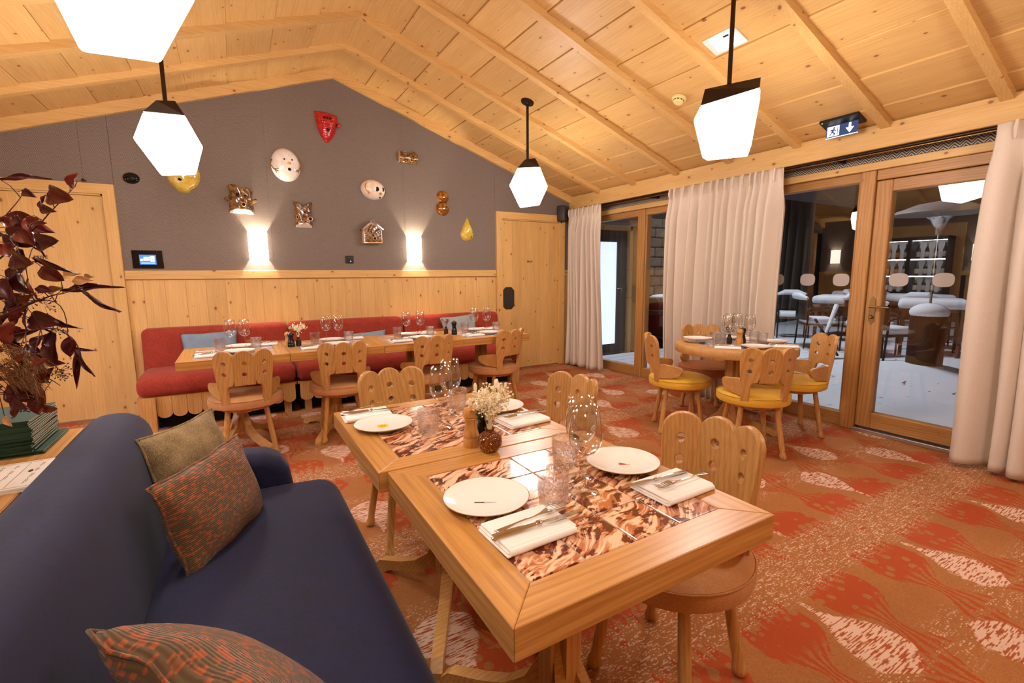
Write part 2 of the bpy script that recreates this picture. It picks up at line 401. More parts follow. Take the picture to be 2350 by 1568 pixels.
def outline(loops, t, bev=.003, res=1):
    cu = bpy.data.curves.new('o', 'CURVE'); cu.dimensions = '2D'; cu.fill_mode = 'BOTH'; cu.extrude = max(t/2-bev, 1e-5); cu.bevel_depth = bev; cu.bevel_resolution = res; cu.offset = -bev
    for lp in loops:
        sp = cu.splines.new('POLY'); sp.points.add(len(lp)-1); sp.use_cyclic_u = True
        for p, q_ in zip(sp.points, lp): p.co = (q_[0], q_[1], 0, 1)
    ob = bpy.data.objects.new('o', cu); me = bpy.data.meshes.new_from_object(ob); bpy.data.objects.remove(ob); bpy.data.curves.remove(cu)
    me.polygons.foreach_set('use_smooth', [True]*len(me.polygons)); me.set_sharp_from_angle(angle=math.radians(35)); return me
def text(body, size, t=.001, bold=False):
    cu = bpy.data.curves.new('t', 'FONT'); cu.body = body; cu.size = size; cu.extrude = t; cu.align_x = 'CENTER'; cu.align_y = 'CENTER'
    if bold: cu.offset = size*.02
    ob = bpy.data.objects.new('t', cu); me = bpy.data.meshes.new_from_object(ob); bpy.data.objects.remove(ob); bpy.data.curves.remove(cu); return me
XZ = Matrix.Rotation(PI/2, 4, 'X')      # lays an XY outline into the XZ plane facing -Y
def circ(cx, cy, r, n=16, ry=None, a0=0): return [(cx+r*math.cos(a0+2*PI*i/n), cy+(ry or r)*math.sin(a0+2*PI*i/n)) for i in range(n)]

# ------------------------------------------------------------------ the room
XL, XR, YF, XA, ZA, SL = -2.19, 4.347, -7.6, 1.08, 3.39, .3435      # ridge X, beam underside at ridge, slope
def zc(x, off=0): return ZA + off - SL*abs(x-XA)
struct(part('floor', MB().box(XL-.15, XR+.05, YF-.15, .15, -.08, 0), 'ikat_carpet'))

# back wall with its fabric panels, boarding and rail
def gable(y0, y1, x0=XL-.15, x1=XR+.15, top=.14):
    return MB().prism([(x0, -.05), (x1, -.05), (x1, zc(x1, top)), (XA, zc(XA, top)), (x0, zc(x0, top))], y0, y1, 'xz')
wb = struct(part('wall_back', gable(.03, .18), 'dark_void'))
RT, RB = 1.35, 1.268
seams = [-.84, .388, 1.80, 3.0]
def fab(x0, x1, z0):
    xs = [x0, x1] if not (x0 < XA < x1) else [x0, XA, x1]
    poly = [(x0, z0), (x1, z0)] + [(x, zc(x, .03)) for x in xs[::-1]]
    part('fabric_panel', MB().prism(poly, 0, .03, 'xz'), 'herringbone', wb)
for a, b in ((-.84, .388), (.3885, 1.80), (1.8005, 3.0)): fab(a+.0003, b-.0003, RT)
fab(XL, -1.045, 2.10); fab(-1.043, -.842, 2.10); fab(3.002, 4.098, 2.10); fab(4.10, XR, 1.35)
xs = -.878; i = 0
while xs < 2.99:
    x1 = min(xs+.1635, 3.0); x0 = max(xs, -.84)
    part('plank', bevbox(x0+.0004, x1-.0004, 0, .03, 0, RB, .0014), 'pine_z', wb); xs += .1635
part('plank', bevbox(4.10, XR, 0, .03, 0, RB, .003), 'pine_z', wb)
part('rail', bevbox(-.84, 3.0, -.022, .03, RB, RT, .004), 'pine_x', wb)
part('rail', bevbox(4.10, XR, -.022, .03, RB, RT, .004), 'pine_x', wb)

def door(n, x0, x1, lab, hinge_plate=True):
    d = struct(bpy.data.objects.new('door_%d' % n, None)); C.objects.link(d); d.location = (x0, 0, 0)
    W, H, c = x1-x0, 2.10, .085
    def cas(poly): return MB().prism(poly, -.035, .03, 'xz')
    part('casing', cas([(0, 0), (c, 0), (c, H-c), (0, H)]), 'pine_z', d)
    part('casing', cas([(W, 0), (W, H), (W-c, H-c), (W-c, 0)]), 'pine_z', d)
    part('casing', cas([(0, H), (c, H-c), (W-c, H-c), (W, H)]), 'pine_x', d)
    part('stop', MB().box(c, c+.015, -.012, .03, 0, H-c), 'pine_z', d); part('stop', MB().box(W-c-.015, W-c, -.012, .03, 0, H-c), 'pine_z', d); part('stop', MB().box(c, W-c, -.012, .03, H-c-.015, H-c), 'pine_x', d)
    xi0, xi1 = c+.015, W-c-.015; nb = 6; bw = (xi1-xi0)/nb
    for k in range(nb): part('board', bevbox(xi0+k*bw, xi0+(k+1)*bw, 0, .03, .014, H-c-.018, .0012), 'pine_z', d)
    part('light_gap_strip', MB().box(xi0, xi1, -.018, .03, 0, .013), 'aluminium', d)  # bright metal strip stands in for light through the gap under the door
    me = text('PRIVÉ', .036, .0006, True); me.transform(XZ); part('lettering', me, 'ink', d, loc=((-1.386+1.94) if n == 1 else 3.53-x0, -.0008, 1.462))
    if n == 2:
        px, pz = 3.19-x0, .975; ow, oh, cc = .088, .148, .045
        oc = [(-ow, -oh+cc), (-ow+cc, -oh), (ow-cc, -oh), (ow, -oh+cc), (ow, oh-cc), (ow-cc, oh), (-ow+cc, oh), (-ow, oh-cc)]
        pl = part('lock_plate', MB().prism(oc, -.008, 0, 'xz'), 'dark_leather', d, loc=(px, 0, pz))
        part('keyhole', MB().prism(circ(0, 0, .006, 10), -.0095, -.008, 'xz').prism([(-.003, -.02), (.003, -.02), (.003, 0), (-.003, 0)], -.0095, -.008, 'xz'), 'steel', pl, loc=(-.035, 0, -.035))
    return d
door(1, -1.94, -.84, 'left'); door(2, 3.003, 4.10, 'right')

# left wall: boarding, fabric, lit wine cabinet (seen as a reflection in the panes)
wl = struct(part('wall_left', MB().box(XL-.15, XL-.03, YF-.15, .15, -.05, 2.5), 'dark_void'))
part('fabric_panel', MB().box(XL-.03, XL, YF, -2.32, 1.30, 2.5), 'herringbone', wl); part('fabric_panel', MB().box(XL-.03, XL, -.98, 0, 1.30, 2.5), 'herringbone', wl); part('fabric_panel', MB().box(XL-.03, XL, -2.32, -.98, 2.12, 2.5), 'herringbone', wl)
y_ = YF
while y_ < -.01:
    y1 = min(y_+.163, 0)
    if not (-2.33 < (y_+y1)/2 < -.97): part('plank', bevbox(XL-.03, XL, y_+.001, y1-.001, 0, 1.22, .003), 'pine_z', wl)
    y_ += .163
for a, b in ((YF, -2.32), (-.98, 0)): part('rail', bevbox(XL-.03, XL+.022, a, b, 1.22, 1.30, .004), 'pine_y', wl)
part('casing', MB().box(XL-.03, XL+.03, -2.32, -2.2, 0, 2.12), 'pine_z', wl); part('casing', MB().box(XL-.03, XL+.03, -1.1, -.98, 0, 2.12), 'pine_z', wl); part('casing', MB().box(XL-.03, XL+.03, -2.2, -1.1, 1.9, 2.12), 'pine_y', wl)

# wall behind the camera
wf = struct(part('wall_front', gable(YF-.15, YF), 'pine_z'))

# ceiling: boards between rafters on both slopes
ce = bpy.data.objects.new('ceiling', MB().prism([(XL-.2, zc(XL-.2, .085)), (XA, ZA+.085), (XR+.15, zc(XR+.15, .085)), (XR+.15, zc(XR+.15, .2)), (XA, ZA+.2), (XL-.2, zc(XL-.2, .2))], YF-.15, .15, 'xz').mesh('ceiling')); C.objects.link(ce); struct(ce); ce.data.materials.append(M['pine_y'])
BY = .632; ang = math.atan(SL); bw = .3258
bl = bw/math.cos(ang)
bme = bevbox(-bl/2+.001, bl/2-.001, -BY/2+.0015, BY/2-.0015, 0, .022, .002)
bme.materials.append(M['pine_y'])
nb = int(abs(YF)/BY)+1
for sgn in (1, -1):
    for i in range(10):
        xc = XA + sgn*(i+.5)*bw
        for j in range(nb):
            o = link('ceiling_board', bme, None, ce); o.location = (xc, -(j+.5)*BY, zc(xc, .052)); o.rotation_euler = (0, sgn*(ang-.03), 0)
rl = 3.30/math.cos(ang)
for sgn in (1, -1):
    for j in range(nb+1):
        wy = .032 if j else .04
        dz = .10 if j == 0 else .065
        y0 = -j*BY
        x1 = XA + sgn*(3.15 if sgn > 0 else 3.30)
        lo = -.045 if j == 0 else 0
        poly = [(XA, ZA+lo), (x1, zc(x1, lo)), (x1, zc(x1, lo+dz)), (XA, ZA+lo+dz)]
        o = part('rafter', MB().prism(poly, y0-wy, y0+wy if j else y0, 'xz'), M['pine_x'], ce)

# right wall: wall plate, lintel, posts, glazed bays
wr = struct(part('wall_right', MB().box(XR+.02, XR+.14, YF-.15, .15, 2.04, 2.45), 'herringbone'))
part('wall_plate', bevbox(4.19, 4.45, YF, 0, 2.188, 2.36, .005), 'pine_y', wr)
part('lintel', bevbox(XR-.045, XR+.12, YF, 0, 2.057, 2.115, .004), 'pine_y', wr)
part('fabric_strip', MB().box(XR+.005, XR+.02, YF, 0, 2.115, 2.2), 'herringbone_bold', wr)
part('pier', MB().box(XR, XR+.12, -.36, 0, 0, 2.057), 'pine_z', wr)
part('pier', MB().box(XR, XR+.12, YF, -4.95, 0, 2.057), 'pine_z', wr)
def bay(n, y0, y1, sill=.115):     # fixed glazed bay between two posts, y0 > y1
    b = struct(bpy.data.objects.new('window_%d' % n, None)); C.objects.link(b); b.location = (XR, 0, 0)
    f = .05
    part('bottom_rail', bevbox(0, .08, y1, y0, 0, sill, .004), 'larch_y', b); part('top_rail', bevbox(0, .08, y1, y0, 1.985, 2.057, .004), 'larch_y', b)
    part('stile', bevbox(.002, .078, y0-f*.5, y0, sill, 1.985, .003), 'larch_z', b); part('stile', bevbox(.002, .078, y1, y1+f*.5, sill, 1.985, .003), 'larch_z', b)
    part('pane', MB().box(.008, .018, y1+f*.5-.005, y0-f*.5+.005, sill-.005, 1.99), 'window_glass', b)
    return b
def sticker(b, y, rz=.052, ry=.062): part('safety_dot', MB().prism([(math.copysign(abs(math.cos(t))**.7, math.cos(t))*ry+y, math.copysign(abs(math.sin(t))**.7, math.sin(t))*rz+1.222) for t in [2*PI*i/28 for i in range(28)]], .0055, .0075, 'yz'), 'sticker', b)
plain('sticker', '#aaa098', .7)
bay(1, -.36, -1.21); bay(2, -1.315, -2.45)
part('post', bevbox(XR-.012, XR+.1, -1.315, -1.21, 0, 2.057, .004), 'larch_z', wr)
part('post', bevbox(XR-.012, XR+.1, -2.55, -2.45, 0, 2.057, .004), 'larch_z', wr)
b3 = bay(3, -2.55, -3.605); sticker(b3, -3.24); sticker(b3, -3.507); sticker(b3, -2.97)
part('post', bevbox(XR-.03, XR+.1, -3.705, -3.605, 0, 2.057, .005), 'larch_z', wr)
part('post', bevbox(XR-.03, XR+.1, -4.95, -4.85, 0, 2.057, .005), 'larch_z', wr)
dr = struct(bpy.data.objects.new('door_3', None)); C.objects.link(dr); dr.location = (XR, 0, 0)
Y0, Y1 = -3.708, -4.847
part('stile', bevbox(-.012, .07, Y0-.105, Y0, .04, 1.975, .006), 'larch_z', dr); part('stile', bevbox(-.012, .07, Y1, Y1+.105, .04, 1.975, .006), 'larch_z', dr)
part('top_rail', bevbox(-.010, .068, Y1+.105, Y0-.105, 1.885, 1.975, .006), 'larch_y', dr); part('bottom_rail', bevbox(-.010, .068, Y1+.105, Y0-.105, .04, .165, .006), 'larch_y', dr)
part('head', bevbox(-.02, .09, Y1, Y0, 1.98, 2.057, .004), 'larch_y', dr)
part('pane', MB().box(.012, .022, Y1+.10, Y0-.10, .16, 1.89), 'window_glass', dr)
for yy_ in (-3.902, -4.167, -4.43): part('safety_dot', MB().prism([(math.copysign(abs(math.cos(t))**.7, math.cos(t))*.062+yy_, math.copysign(abs(math.sin(t))**.7, math.sin(t))*.05+1.224) for t in [2*PI*i/28 for i in range(28)]], .0095, .0115, 'yz'), 'sticker', dr)
part('threshold', bevbox(-.05, .09, Y1, Y0, 0, .03, .004), 'aluminium', dr)
hp = part('handle_plate', MB().prism([(-.02, -.085), (0, -.11), (.02, -.085), (.02, .085), (0, .11), (-.02, .085)], -.006, 0, 'yz'), 'brass', dr, loc=(-.012, Y0-.05, .985))
part('lever', MB().tube([(0, 0, .03), (-.045, 0, .03)], .009, 10).tube([(-.045, .006, .03), (-.045, -.06, .03), (-.042, -.125, .028)], [.009, .0085, .007], 10), 'brass', hp, True)
part('lock_knob', MB().lathe([(0, 0), (.016, 0), (.016, .012), (.009, .02), (0, .02)], 14).xf(Matrix.Rotation(-PI/2, 4, 'Y')), 'brass', hp, True, loc=(-.006, 0, -.05))
# ------------------------------------------------------------------ curtains and rails
def curtain(label, y0, y1, yb0, yb1, n, xc=4.09, top=2.165, seed=0):
    rnd = random.Random(seed); ph = [rnd.uniform(0, 6.28) for _ in range(6)]
    k = [rnd.uniform(.5, 1.6) for _ in range(n+1)]; am = [rnd.uniform(.55, 1.25) for _ in range(n+3)]; tot = sum(k); cum = [sum(k[:i])/tot for i in range(n+2)]
    def warp(u):
        for i in range(n+1):
            if cum[i] <= u <= cum[i+1]+1e-9: return i + (u-cum[i])/(cum[i+1]-cum[i])
        return n+1
    t = thing('curtain', label, 'curtain', (xc, 0, 0), 0, 'linen curtains along the glazed wall')
    nu = (n+1)*14+1
    def fn(u, v):
        h = 1-v; z = .012 + (top-.012)*h
        head = 1 if h > .945 else 0
        fade = min(1, max(0, (.96-h)/.1))
        a = warp(u)
        p = math.sin(2*PI*a)
        amp = .014 + (.030*fade + .012*(1-h))*(am[int(a)]*(1-a+int(a))+am[int(a)+1]*(a-int(a)))
        x = amp*(p + .35*fade*math.sin(2*PI*a*.5+ph[0]+2*h)) + .012*fade*math.sin(9*u+ph[1]+3*h)
        top_y = y0+(y1-y0)*u; bot_y = yb0+(yb1-yb0)*u; s = (1-h)**1.2
        y = top_y*(1-s)+bot_y*s + .02*fade*math.sin(2*PI*a*1.0+ph[2]+1.5*h)*(1-.3*h) + .012*math.sin(5*h+ph[3])*fade
        if h < .02: z = .012 + .012*(1+math.sin(11*u+ph[4]))
        return (-x, y, z)
    o = part('drape', MB().grid(fn, nu, 34), 'curtain_linen', t, 'all')
    md = o.modifiers.new('thickness', 'SOLIDIFY'); md.thickness = .004
    for i in range(n+1):     # pinch pleats of the heading tape
        u = (cum[i]+cum[i+1])/2; y = y0+(y1-y0)*u
        part('pleat', MB().tube([(-.024, y, top+.002), (-.034, y, top-.05), (-.028, y, top-.105)], [.009, .013, .006], 8), 'curtain_linen', t, True)
    return t
curtain('narrow linen curtain hanging beside the right-hand private door', -.14, -.79, -.12, -.86, 7, 4.10, seed=3)
curtain('linen curtain behind the round table, between two glazed bays', -1.90, -3.12, -1.92, -3.12, 13, 4.09, seed=5)
curtain('linen curtain at the right edge, partly over the glazed door', -4.425, -5.7, -4.40, -5.75, 11, 4.09, seed=8)
for nm, x, z, r, mt, lb in (('curtain_rail', 4.215, 2.174, .011, 'bronze', 'dark curtain rail above the windows, nearer the panes'), ('curtain_rod', 4.202, 2.156, .005, 'brass', 'thin brass rod below the dark curtain rail')):
    t = thing(nm, lb, 'curtain rail', (x, 0, z))
    part('rod', MB().tube([(0, -.12, 0), (0, -5.7, 0)], r, 12), mt, t, True)
    for y in (-.25, -1.5, -3.46, -4.9): part('bracket', MB().box(-r*.7, 4.352-x, y-.012, y+.012, -.006, .006), 'bronze', t)

# ------------------------------------------------------------------ pendant lamps
GL = [(.02, .105, 0), ]
def poly_lamp(rz, loc, zr, label, tilt=0.0, vis=True):
    t = thing('pendant_lamp', label, 'lamp', loc, 0, 'faceted pendant lamps')
    zt = zc(loc[0], .052)-loc[2]
    part('rod', MB().tube([(0, 0, .41), (0, 0, zt)], .0125, 12), 'bronze', t, True)
    nrm = Matrix.Rotation(-math.copysign(math.atan(SL), XA-loc[0]), 4, 'Y')
    part('ceiling_rose', MB().lathe([(0, -.028), (.014, -.028), (.02, -.015), (.062, -.013), (.064, 0), (0, 0)], 24).xf(nrm), 'bronze', t, True, loc=(0, 0, zt))
    R = Matrix.Rotation(rz, 4, 'Z')
    # cap: square top flaring to the glass; glass: skewed six-sided crystal
    top = [(-.042, -.158), (.055, -.150), (.06, .122), (-.033, .128)]; zt_ = [.405, .42, .40, .39]
    mid = [(-.115, -.155), (.10, -.160), (.118, .138), (-.095, .145)]; zm = [.325, .335, .29, .28]
    def hull(pts, mat, nm, bev):
        bm = bmesh.new()
        for p in pts: bm.verts.new(R @ Vector(p))
        bmesh.ops.convex_hull(bm, input=bm.verts[:])
        bmesh.ops.dissolve_limit(bm, angle_limit=.02, verts=bm.verts[:], edges=bm.edges[:])
        if bev: bmesh.ops.bevel(bm, geom=bm.edges[:], offset=bev, segments=2, profile=.5, affect='EDGES')
        bmesh.ops.recalc_face_normals(bm, faces=bm.faces)
        me = bpy.data.meshes.new(nm); bm.to_mesh(me); bm.free(); return link(nm, me, mat, t)
    hull([(x, y, z) for (x, y), z in zip(top, zt_)] + [(x*.985, y*.985, z+.004) for (x, y), z in zip(mid, zm)], 'bronze', 'cap', 0)
    belt = [(-.185, -.06), (-.12, .178), (.17, .12), (.182, -.10), (-.10, -.158)]; zb = [.185, .20, .19, .17, .28]
    bot = [(-.095, -.128), (.10, -.12), (.13, .105), (-.065, .122)]; zbt = [.035, .02, .025, .0]
    hull([(x, y, z) for (x, y), z in zip(mid, zm)] + [(x, y, z) for (x, y), z in zip(belt, zb)] + [(x, y, z) for (x, y), z in zip(bot, zbt)], 'lamp_glass', 'glass', .006)
    return t
poly_lamp(.35, (-.235, -3.67, 1.955), 0, 'huge-looking glowing pendant lamp cut off by the top left corner')
poly_lamp(.05, (-.285, -1.60, 1.965), 0, 'glowing faceted pendant lamp in front of the left patterned wall')
poly_lamp(-.45, (2.575, -1.47, 1.955), 0, 'smallest glowing pendant lamp, near the right-hand private door')
poly_lamp(.63, (2.549, -3.68, 1.95), 0, 'glowing faceted pendant lamp above the round table side of the room')
poly_lamp(1.2, (2.55, -5.76, 1.95), 0, 'added unseen pendant lamp behind the camera on the window side')  # added out of view, continues the row and lights the foreground
poly_lamp(2.6, (-.30, -5.72, 2.02), 0, 'added unseen pendant lamp behind the camera on the sofa side')  # also an added, unseen lamp, brightens the sofa end

# ------------------------------------------------------------------ wall lights
def sconce(loc, rz, label):
    t = thing('wall_sconce', label, 'wall light', loc, rz, 'half-round wall lights')
    n = 14; R1, H = .088, .275
    def fn(u, v):
        a = PI*u; return (R1*math.cos(a), -.001-.088*math.sin(a)**.8, H*v)
    o = part('shade', MB().grid(fn, 21, 2), 'sconce_shade', t, 'all'); md = o.modifiers.new('t', 'SOLIDIFY'); md.thickness = .004
    part('back_plate', MB().box(-.045, .045, -.012, 0, .06, .215), 'white_plastic', t)
    l = bpy.data.lights.new('bulb', 'POINT'); l.energy = SCONCE; l.shadow_soft_size = .014; l.color = (1, .87, .68)
    lo = bpy.data.objects.new('bulb', l); C.objects.link(lo); lo.parent = t; lo.location = (0, -.048, .137)
    return t
sconce((.258, 0, 1.462), 0, 'glowing wall light left of the house-shaped mask')
sconce((1.898, 0, 1.462), 0, 'glowing wall light right of the house-shaped mask')
sconce((XL, -.30, 1.47), PI/2, 'glowing wall light on the left wall, corner side of the wine cabinet')
sconce((XL, -2.52, 1.47), PI/2, 'glowing wall light on the left wall, sofa side of the wine cabinet')

# ------------------------------------------------------------------ tables
TH = .73
def pedestal(t, h, sx=.2, sy=.35):
    part('column', MB().box(-.05, .05, -.028, .028, .12, h).box(-.022, .022, -.058, .058, .12, h), 'ash_z', t)
    L = math.hypot(sx, sy)
    prof_o = [(.02, .30), (.045, .30)]; 
    out = [(0.03, .34), (.055, .25), (.10, .165), (.17, .112), (.25, .082), (L-.03, .05), (L, .022), (L, 0)]
    inn = [(L-.055, 0), (L-.09, .022), (.25, .038), (.17, .062), (.09, .105), (.02, .12)]
    for ax, ay in ((1, 1), (1, -1), (-1, 1), (-1, -1)):
        a = math.atan2(ay*sy, ax*sx)
        me = MB().prism(out+inn, -.02, .02, 'xz').mesh('foot'); me.transform(Matrix.Rotation(a, 4, 'Z')); link('foot', me, 'ash_x', t)
    part('top_block', MB().box(-.16, .16, -.10, .10, h-.025, h), 'ash_x', t)
tile_me = {}
def sq_table(cx, cy, label, group, W=.70, D=.70, tile='brown_tile', nx=4, ny=4, rz=0.0):
    t = thing('tiled_dining_table', label, 'table', (cx, cy, 0), rz, group)
    th, f = .062, .085; a, b = W/2, D/2; ai, bi = a-f, b-f
    for poly, mt in (([(-a, -b), (a, -b), (ai, -bi), (-ai, -bi)], 'oak_x'), ([(a, b), (-a, b), (-ai, bi), (ai, bi)], 'oak_x'), ([(-a, b), (-a, -b), (-ai, -bi), (-ai, bi)], 'oak_y'), ([(a, -b), (a, b), (ai, bi), (ai, -bi)], 'oak_y')):
        cxp = sum(p[0] for p in poly)/4; cyp = sum(p[1] for p in poly)/4
        poly = [(cxp+(p[0]-cxp)*.9985, cyp+(p[1]-cyp)*.9985) for p in poly]
        me = MB().prism(poly, TH-th, TH).mesh('frame_board'); bm = bmesh.new(); bm.from_mesh(me)
        bmesh.ops.bevel(bm, geom=bm.edges[:], offset=.0018, segments=1, affect='EDGES'); bm.to_mesh(me); bm.free(); link('frame_board', me, mt, t)
    part('tile_bed', MB().box(-ai, ai, -bi, bi, TH-th+.004, TH-.004), 'grout', t)
    tw, td = 2*ai/nx, 2*bi/ny; key = (round(tw, 4), round(td, 4), tile)
    if key not in tile_me:
        me = rbox(tw-.005, td-.005, .006, .0014, 1, smooth=False); me.materials.append(M[tile]); tile_me[key] = me
    for i in range(nx):
        for j in range(ny): link('tile', tile_me[key], None, t, loc=(-ai+(i+.5)*tw, -bi+(j+.5)*td, TH-.0035))
    pedestal(t, TH-th)
    return t
TX = .678
sq_table(TX+.012, -4.612, 'nearest wooden table with brown painted tiles, two place settings', 'brown tiled tables', .70, .705)
sq_table(TX-.012, -3.903, 'wooden table with brown painted tiles holding the flower vase, second from the camera', 'brown tiled tables', .70, .70)
RX = [-.022, .668, 1.358, 2.046]
lab = ['leftmost tiled table along the red bench', 'second tiled table from the left along the red bench', 'third tiled table from the left along the red bench', 'rightmost tiled table along the red bench, beside the private door']
for x, l in zip(RX, lab): sq_table(x, -1.44, l, 'bench tables', .688, .70, 'blue_tile', 4, 4)
# round table
RTX, RTY, RTR = 3.39, -3.235, .445
t = thing('round_table', 'round wooden table by the curtain with four chairs', 'table', (RTX, RTY, 0))
part('rim', MB().lathe([(.275, TH-.06), (RTR-.004, TH-.06), (RTR, TH-.052), (RTR, TH-.008), (RTR-.006, TH), (.275, TH)], 64, close=True), 'ash_x', t, True)
part('tile_bed', MB().lathe([(0, TH-.055), (.275, TH-.055), (.275, TH-.004), (0, TH-.004)], 40), 'grout', t, True)
me = rbox(.1205, .1205, .006, .0014, 1, smooth=False); me.materials.append(M['blue_tile'])
for i in range(4):
    for j in range(4):
        x, y = (i-1.5)*.125, (j-1.5)*.125
        if math.hypot(abs(x)+.06, abs(y)+.06) < .275: link('tile', me, None, t, loc=(x, y, TH-.0035))
        else:
            pts = [p for p in [(x+sx*.0605, y+sy*.0605) for sx, sy in ((-1, -1), (1, -1), (1, 1), (-1, 1))]]
            pts = [((p[0], p[1]) if math.hypot(*p) < .273 else (p[0]*.273/math.hypot(*p), p[1]*.273/math.hypot(*p))) for p in pts]
            part('tile', MB().prism(pts, TH-.006, TH-.0005), 'blue_tile', t)
pedestal(t, TH-.06, .26, .26)

# ------------------------------------------------------------------ chairs
def slat_outer(sgn):      # outline in (s, z): s grows outwards
    w = .068
    top = [(w*math.cos(a)*1.0, .735 + .062*math.sin(a)) for a in [PI*i/14 for i in range(15)]]
    left = [(-w, .70), (-w, .60), (-.058, .567), (-.05, .556), (-.03, .552), (-.018, .540), (-.012, .51), (-.013, .46), (-.02, .418)]
    right = [(.036, .418), (.04, .46), (.05, .54), (.06, .62), (.0665, .69)]
    p = top + left + right
    return [(x*sgn, z) for x, z in p]
def chair_build(label, seat_mat, group):
    t = thing('scalloped_chair', label, 'chair', (0, 0, 0), 0, group)      # faces +Y
    R = .243
    prof = [(0, .375), (R-.02, .375), (R-.004, .385), (R, .40), (R, .425), (R-.006, .441), (R-.03, .452), (R-.09, .459), (0, .462)]
    part('seat', MB().lathe(prof, 48), seat_mat, t, True)
    part('seat_piping', MB().grid(lambda u, v: ((R-.002+.003*math.cos(2*PI*v))*math.cos(2*PI*u), (R-.002+.003*math.cos(2*PI*v))*math.sin(2*PI*u), .438+.003*math.sin(2*PI*v)), 48, 6, True, True), seat_mat, t, 'all')
    part('seat_frame', MB().box(-.165, .165, -.02, .02, .345, .375).box(-.02, .02, -.165, .165, .345, .375).lathe([(.13, .35), (.17, .35), (.17, .376), (.13, .376)], 28, close=True), 'ash_x', t)
    lp = [(.0165, .375), (.0185, .26), (.0180, .10), (.0165, .055), (.0175, .045), (.0225, .03), (.0235, .018), (.020, .005), (.014, 0), (0, 0)]
    for a in (45, 135, 225, 315):
        ca, sa = math.cos(math.radians(a)), math.sin(math.radians(a))
        m = MB().lathe(lp, 16); m.v = [(x+ca*(.165+.07*(1-z/.375)), y+sa*(.165+.07*(1-z/.375)), z) for x, y, z in m.v]
        part('leg', m, 'ash_z', t, True)
    # back of three slats set on a shallow arc, two arm wings
    th = .026
    def place(me, ang, zz, lean=.14, r0=.230):
        # me lies in XY (x=s, y=z); send to chair space on an arc behind the seat
        for v in me.vertices:
            s, z, d = v.co.x, v.co.y, v.co.z
            r = r0 + d
            a = math.radians(ang)
            px, py = r*math.sin(a)+s*math.cos(a), -(r*math.cos(a))+s*math.sin(a)-(z-.42)*lean
            v.co = (px, py, z)
        me.update(); return me
    def holes(sg=1): return [circ(0.002*sg, .708, .0145, 18), circ(0, .632, .0145, 18)]
    c_out = [(.0645*math.cos(a), .735+.062*math.sin(a)) for a in [PI*i/14 for i in range(15)]] + [(-.0645, .66), (-.063, .556), (.063, .556), (.0645, .66)]
    link('back_slat', place(outline([c_out]+holes(), th, .004), 0, 0), 'ash_z', t)
    for sg in (1, -1):
        link('back_slat', place(outline([slat_outer(sg)]+holes(), th, .004), sg*30, 0), 'ash_z', t)
        arm = [(-.03, .455), (.02, .452), (.10, .462), (.155, .485), (.178, .515), (.178, .54), (.16, .556), (.10, .563), (.03, .572), (-.02, .56)]
        me = outline([[(sg*x, z) for x, z in arm]], .024, .005, 2)
        a = math.radians(sg*52); a2 = math.radians(sg*64)
        bx, by = .228*math.sin(math.radians(sg*38)), -.228*math.cos(math.radians(sg*38))
        for v in me.vertices:
            s, z, d = v.co.x, v.co.y, v.co.z
            v.co = (bx+s*math.cos(a2)+d*math.sin(a2), by+s*math.sin(a2)-d*math.cos(a2), z)
        me.update(); link('arm', me, 'ash_x', t)
    return t
def face(dx, dy): return math.atan2(dy, dx)-PI/2
ch0 = chair_build('chair with orange-tan round seat pushed under the right of the nearest table', 'orange_linen', 'scalloped chairs at the brown tiled tables')
ch0.location = (1.125, -4.60, 0); ch0.rotation_euler = (0, 0, face(-.985, -.17))
def chair(x, y, dx, dy, label, group, seat=None):
    return dup(ch0, (x, y, 0), face(dx, dy), label, group, {'seat': seat, 'seat_piping': seat} if seat else None)
G1, G2, G3 = 'scalloped chairs at the brown tiled tables', 'scalloped chairs at the bench tables', 'scalloped chairs around the round table'
chair(1.165, -3.765, -1, -.06, 'chair on the window side of the flower vase table', G1)
chair(.69, -3.345, .02, -1, 'chair with sand-coloured seat at the far end of the flower vase table', G1, 'sand_linen')
chair(.025, -1.665, 0, 1, 'leftmost orange-seated chair at the bench tables', G2)
chair(.70, -1.61, .08, 1, 'second orange-seated chair from the left at the bench tables', G2)
chair(1.40, -1.62, -.06, 1, 'third orange-seated chair from the left at the bench tables', G2)
chair(2.10, -1.60, -.30, .95, 'rightmost orange-seated chair at the bench tables, nearest the private door', G2)
chair(3.13, -2.93, .78, -.63, 'yellow-seated chair left of the round table', G3, 'yellow_wool')
chair(3.17, -3.55, .60, .80, 'yellow-seated chair in front of the round table with its back to us', G3, 'yellow_wool')
chair(3.85, -3.45, -.80, .60, 'yellow-seated chair right of the round table by the glass', G3, 'yellow_wool')
chair(3.73, -2.72, -.60, -.80, 'chair with brown seat behind the round table against the curtain', G3, 'rust_leather')

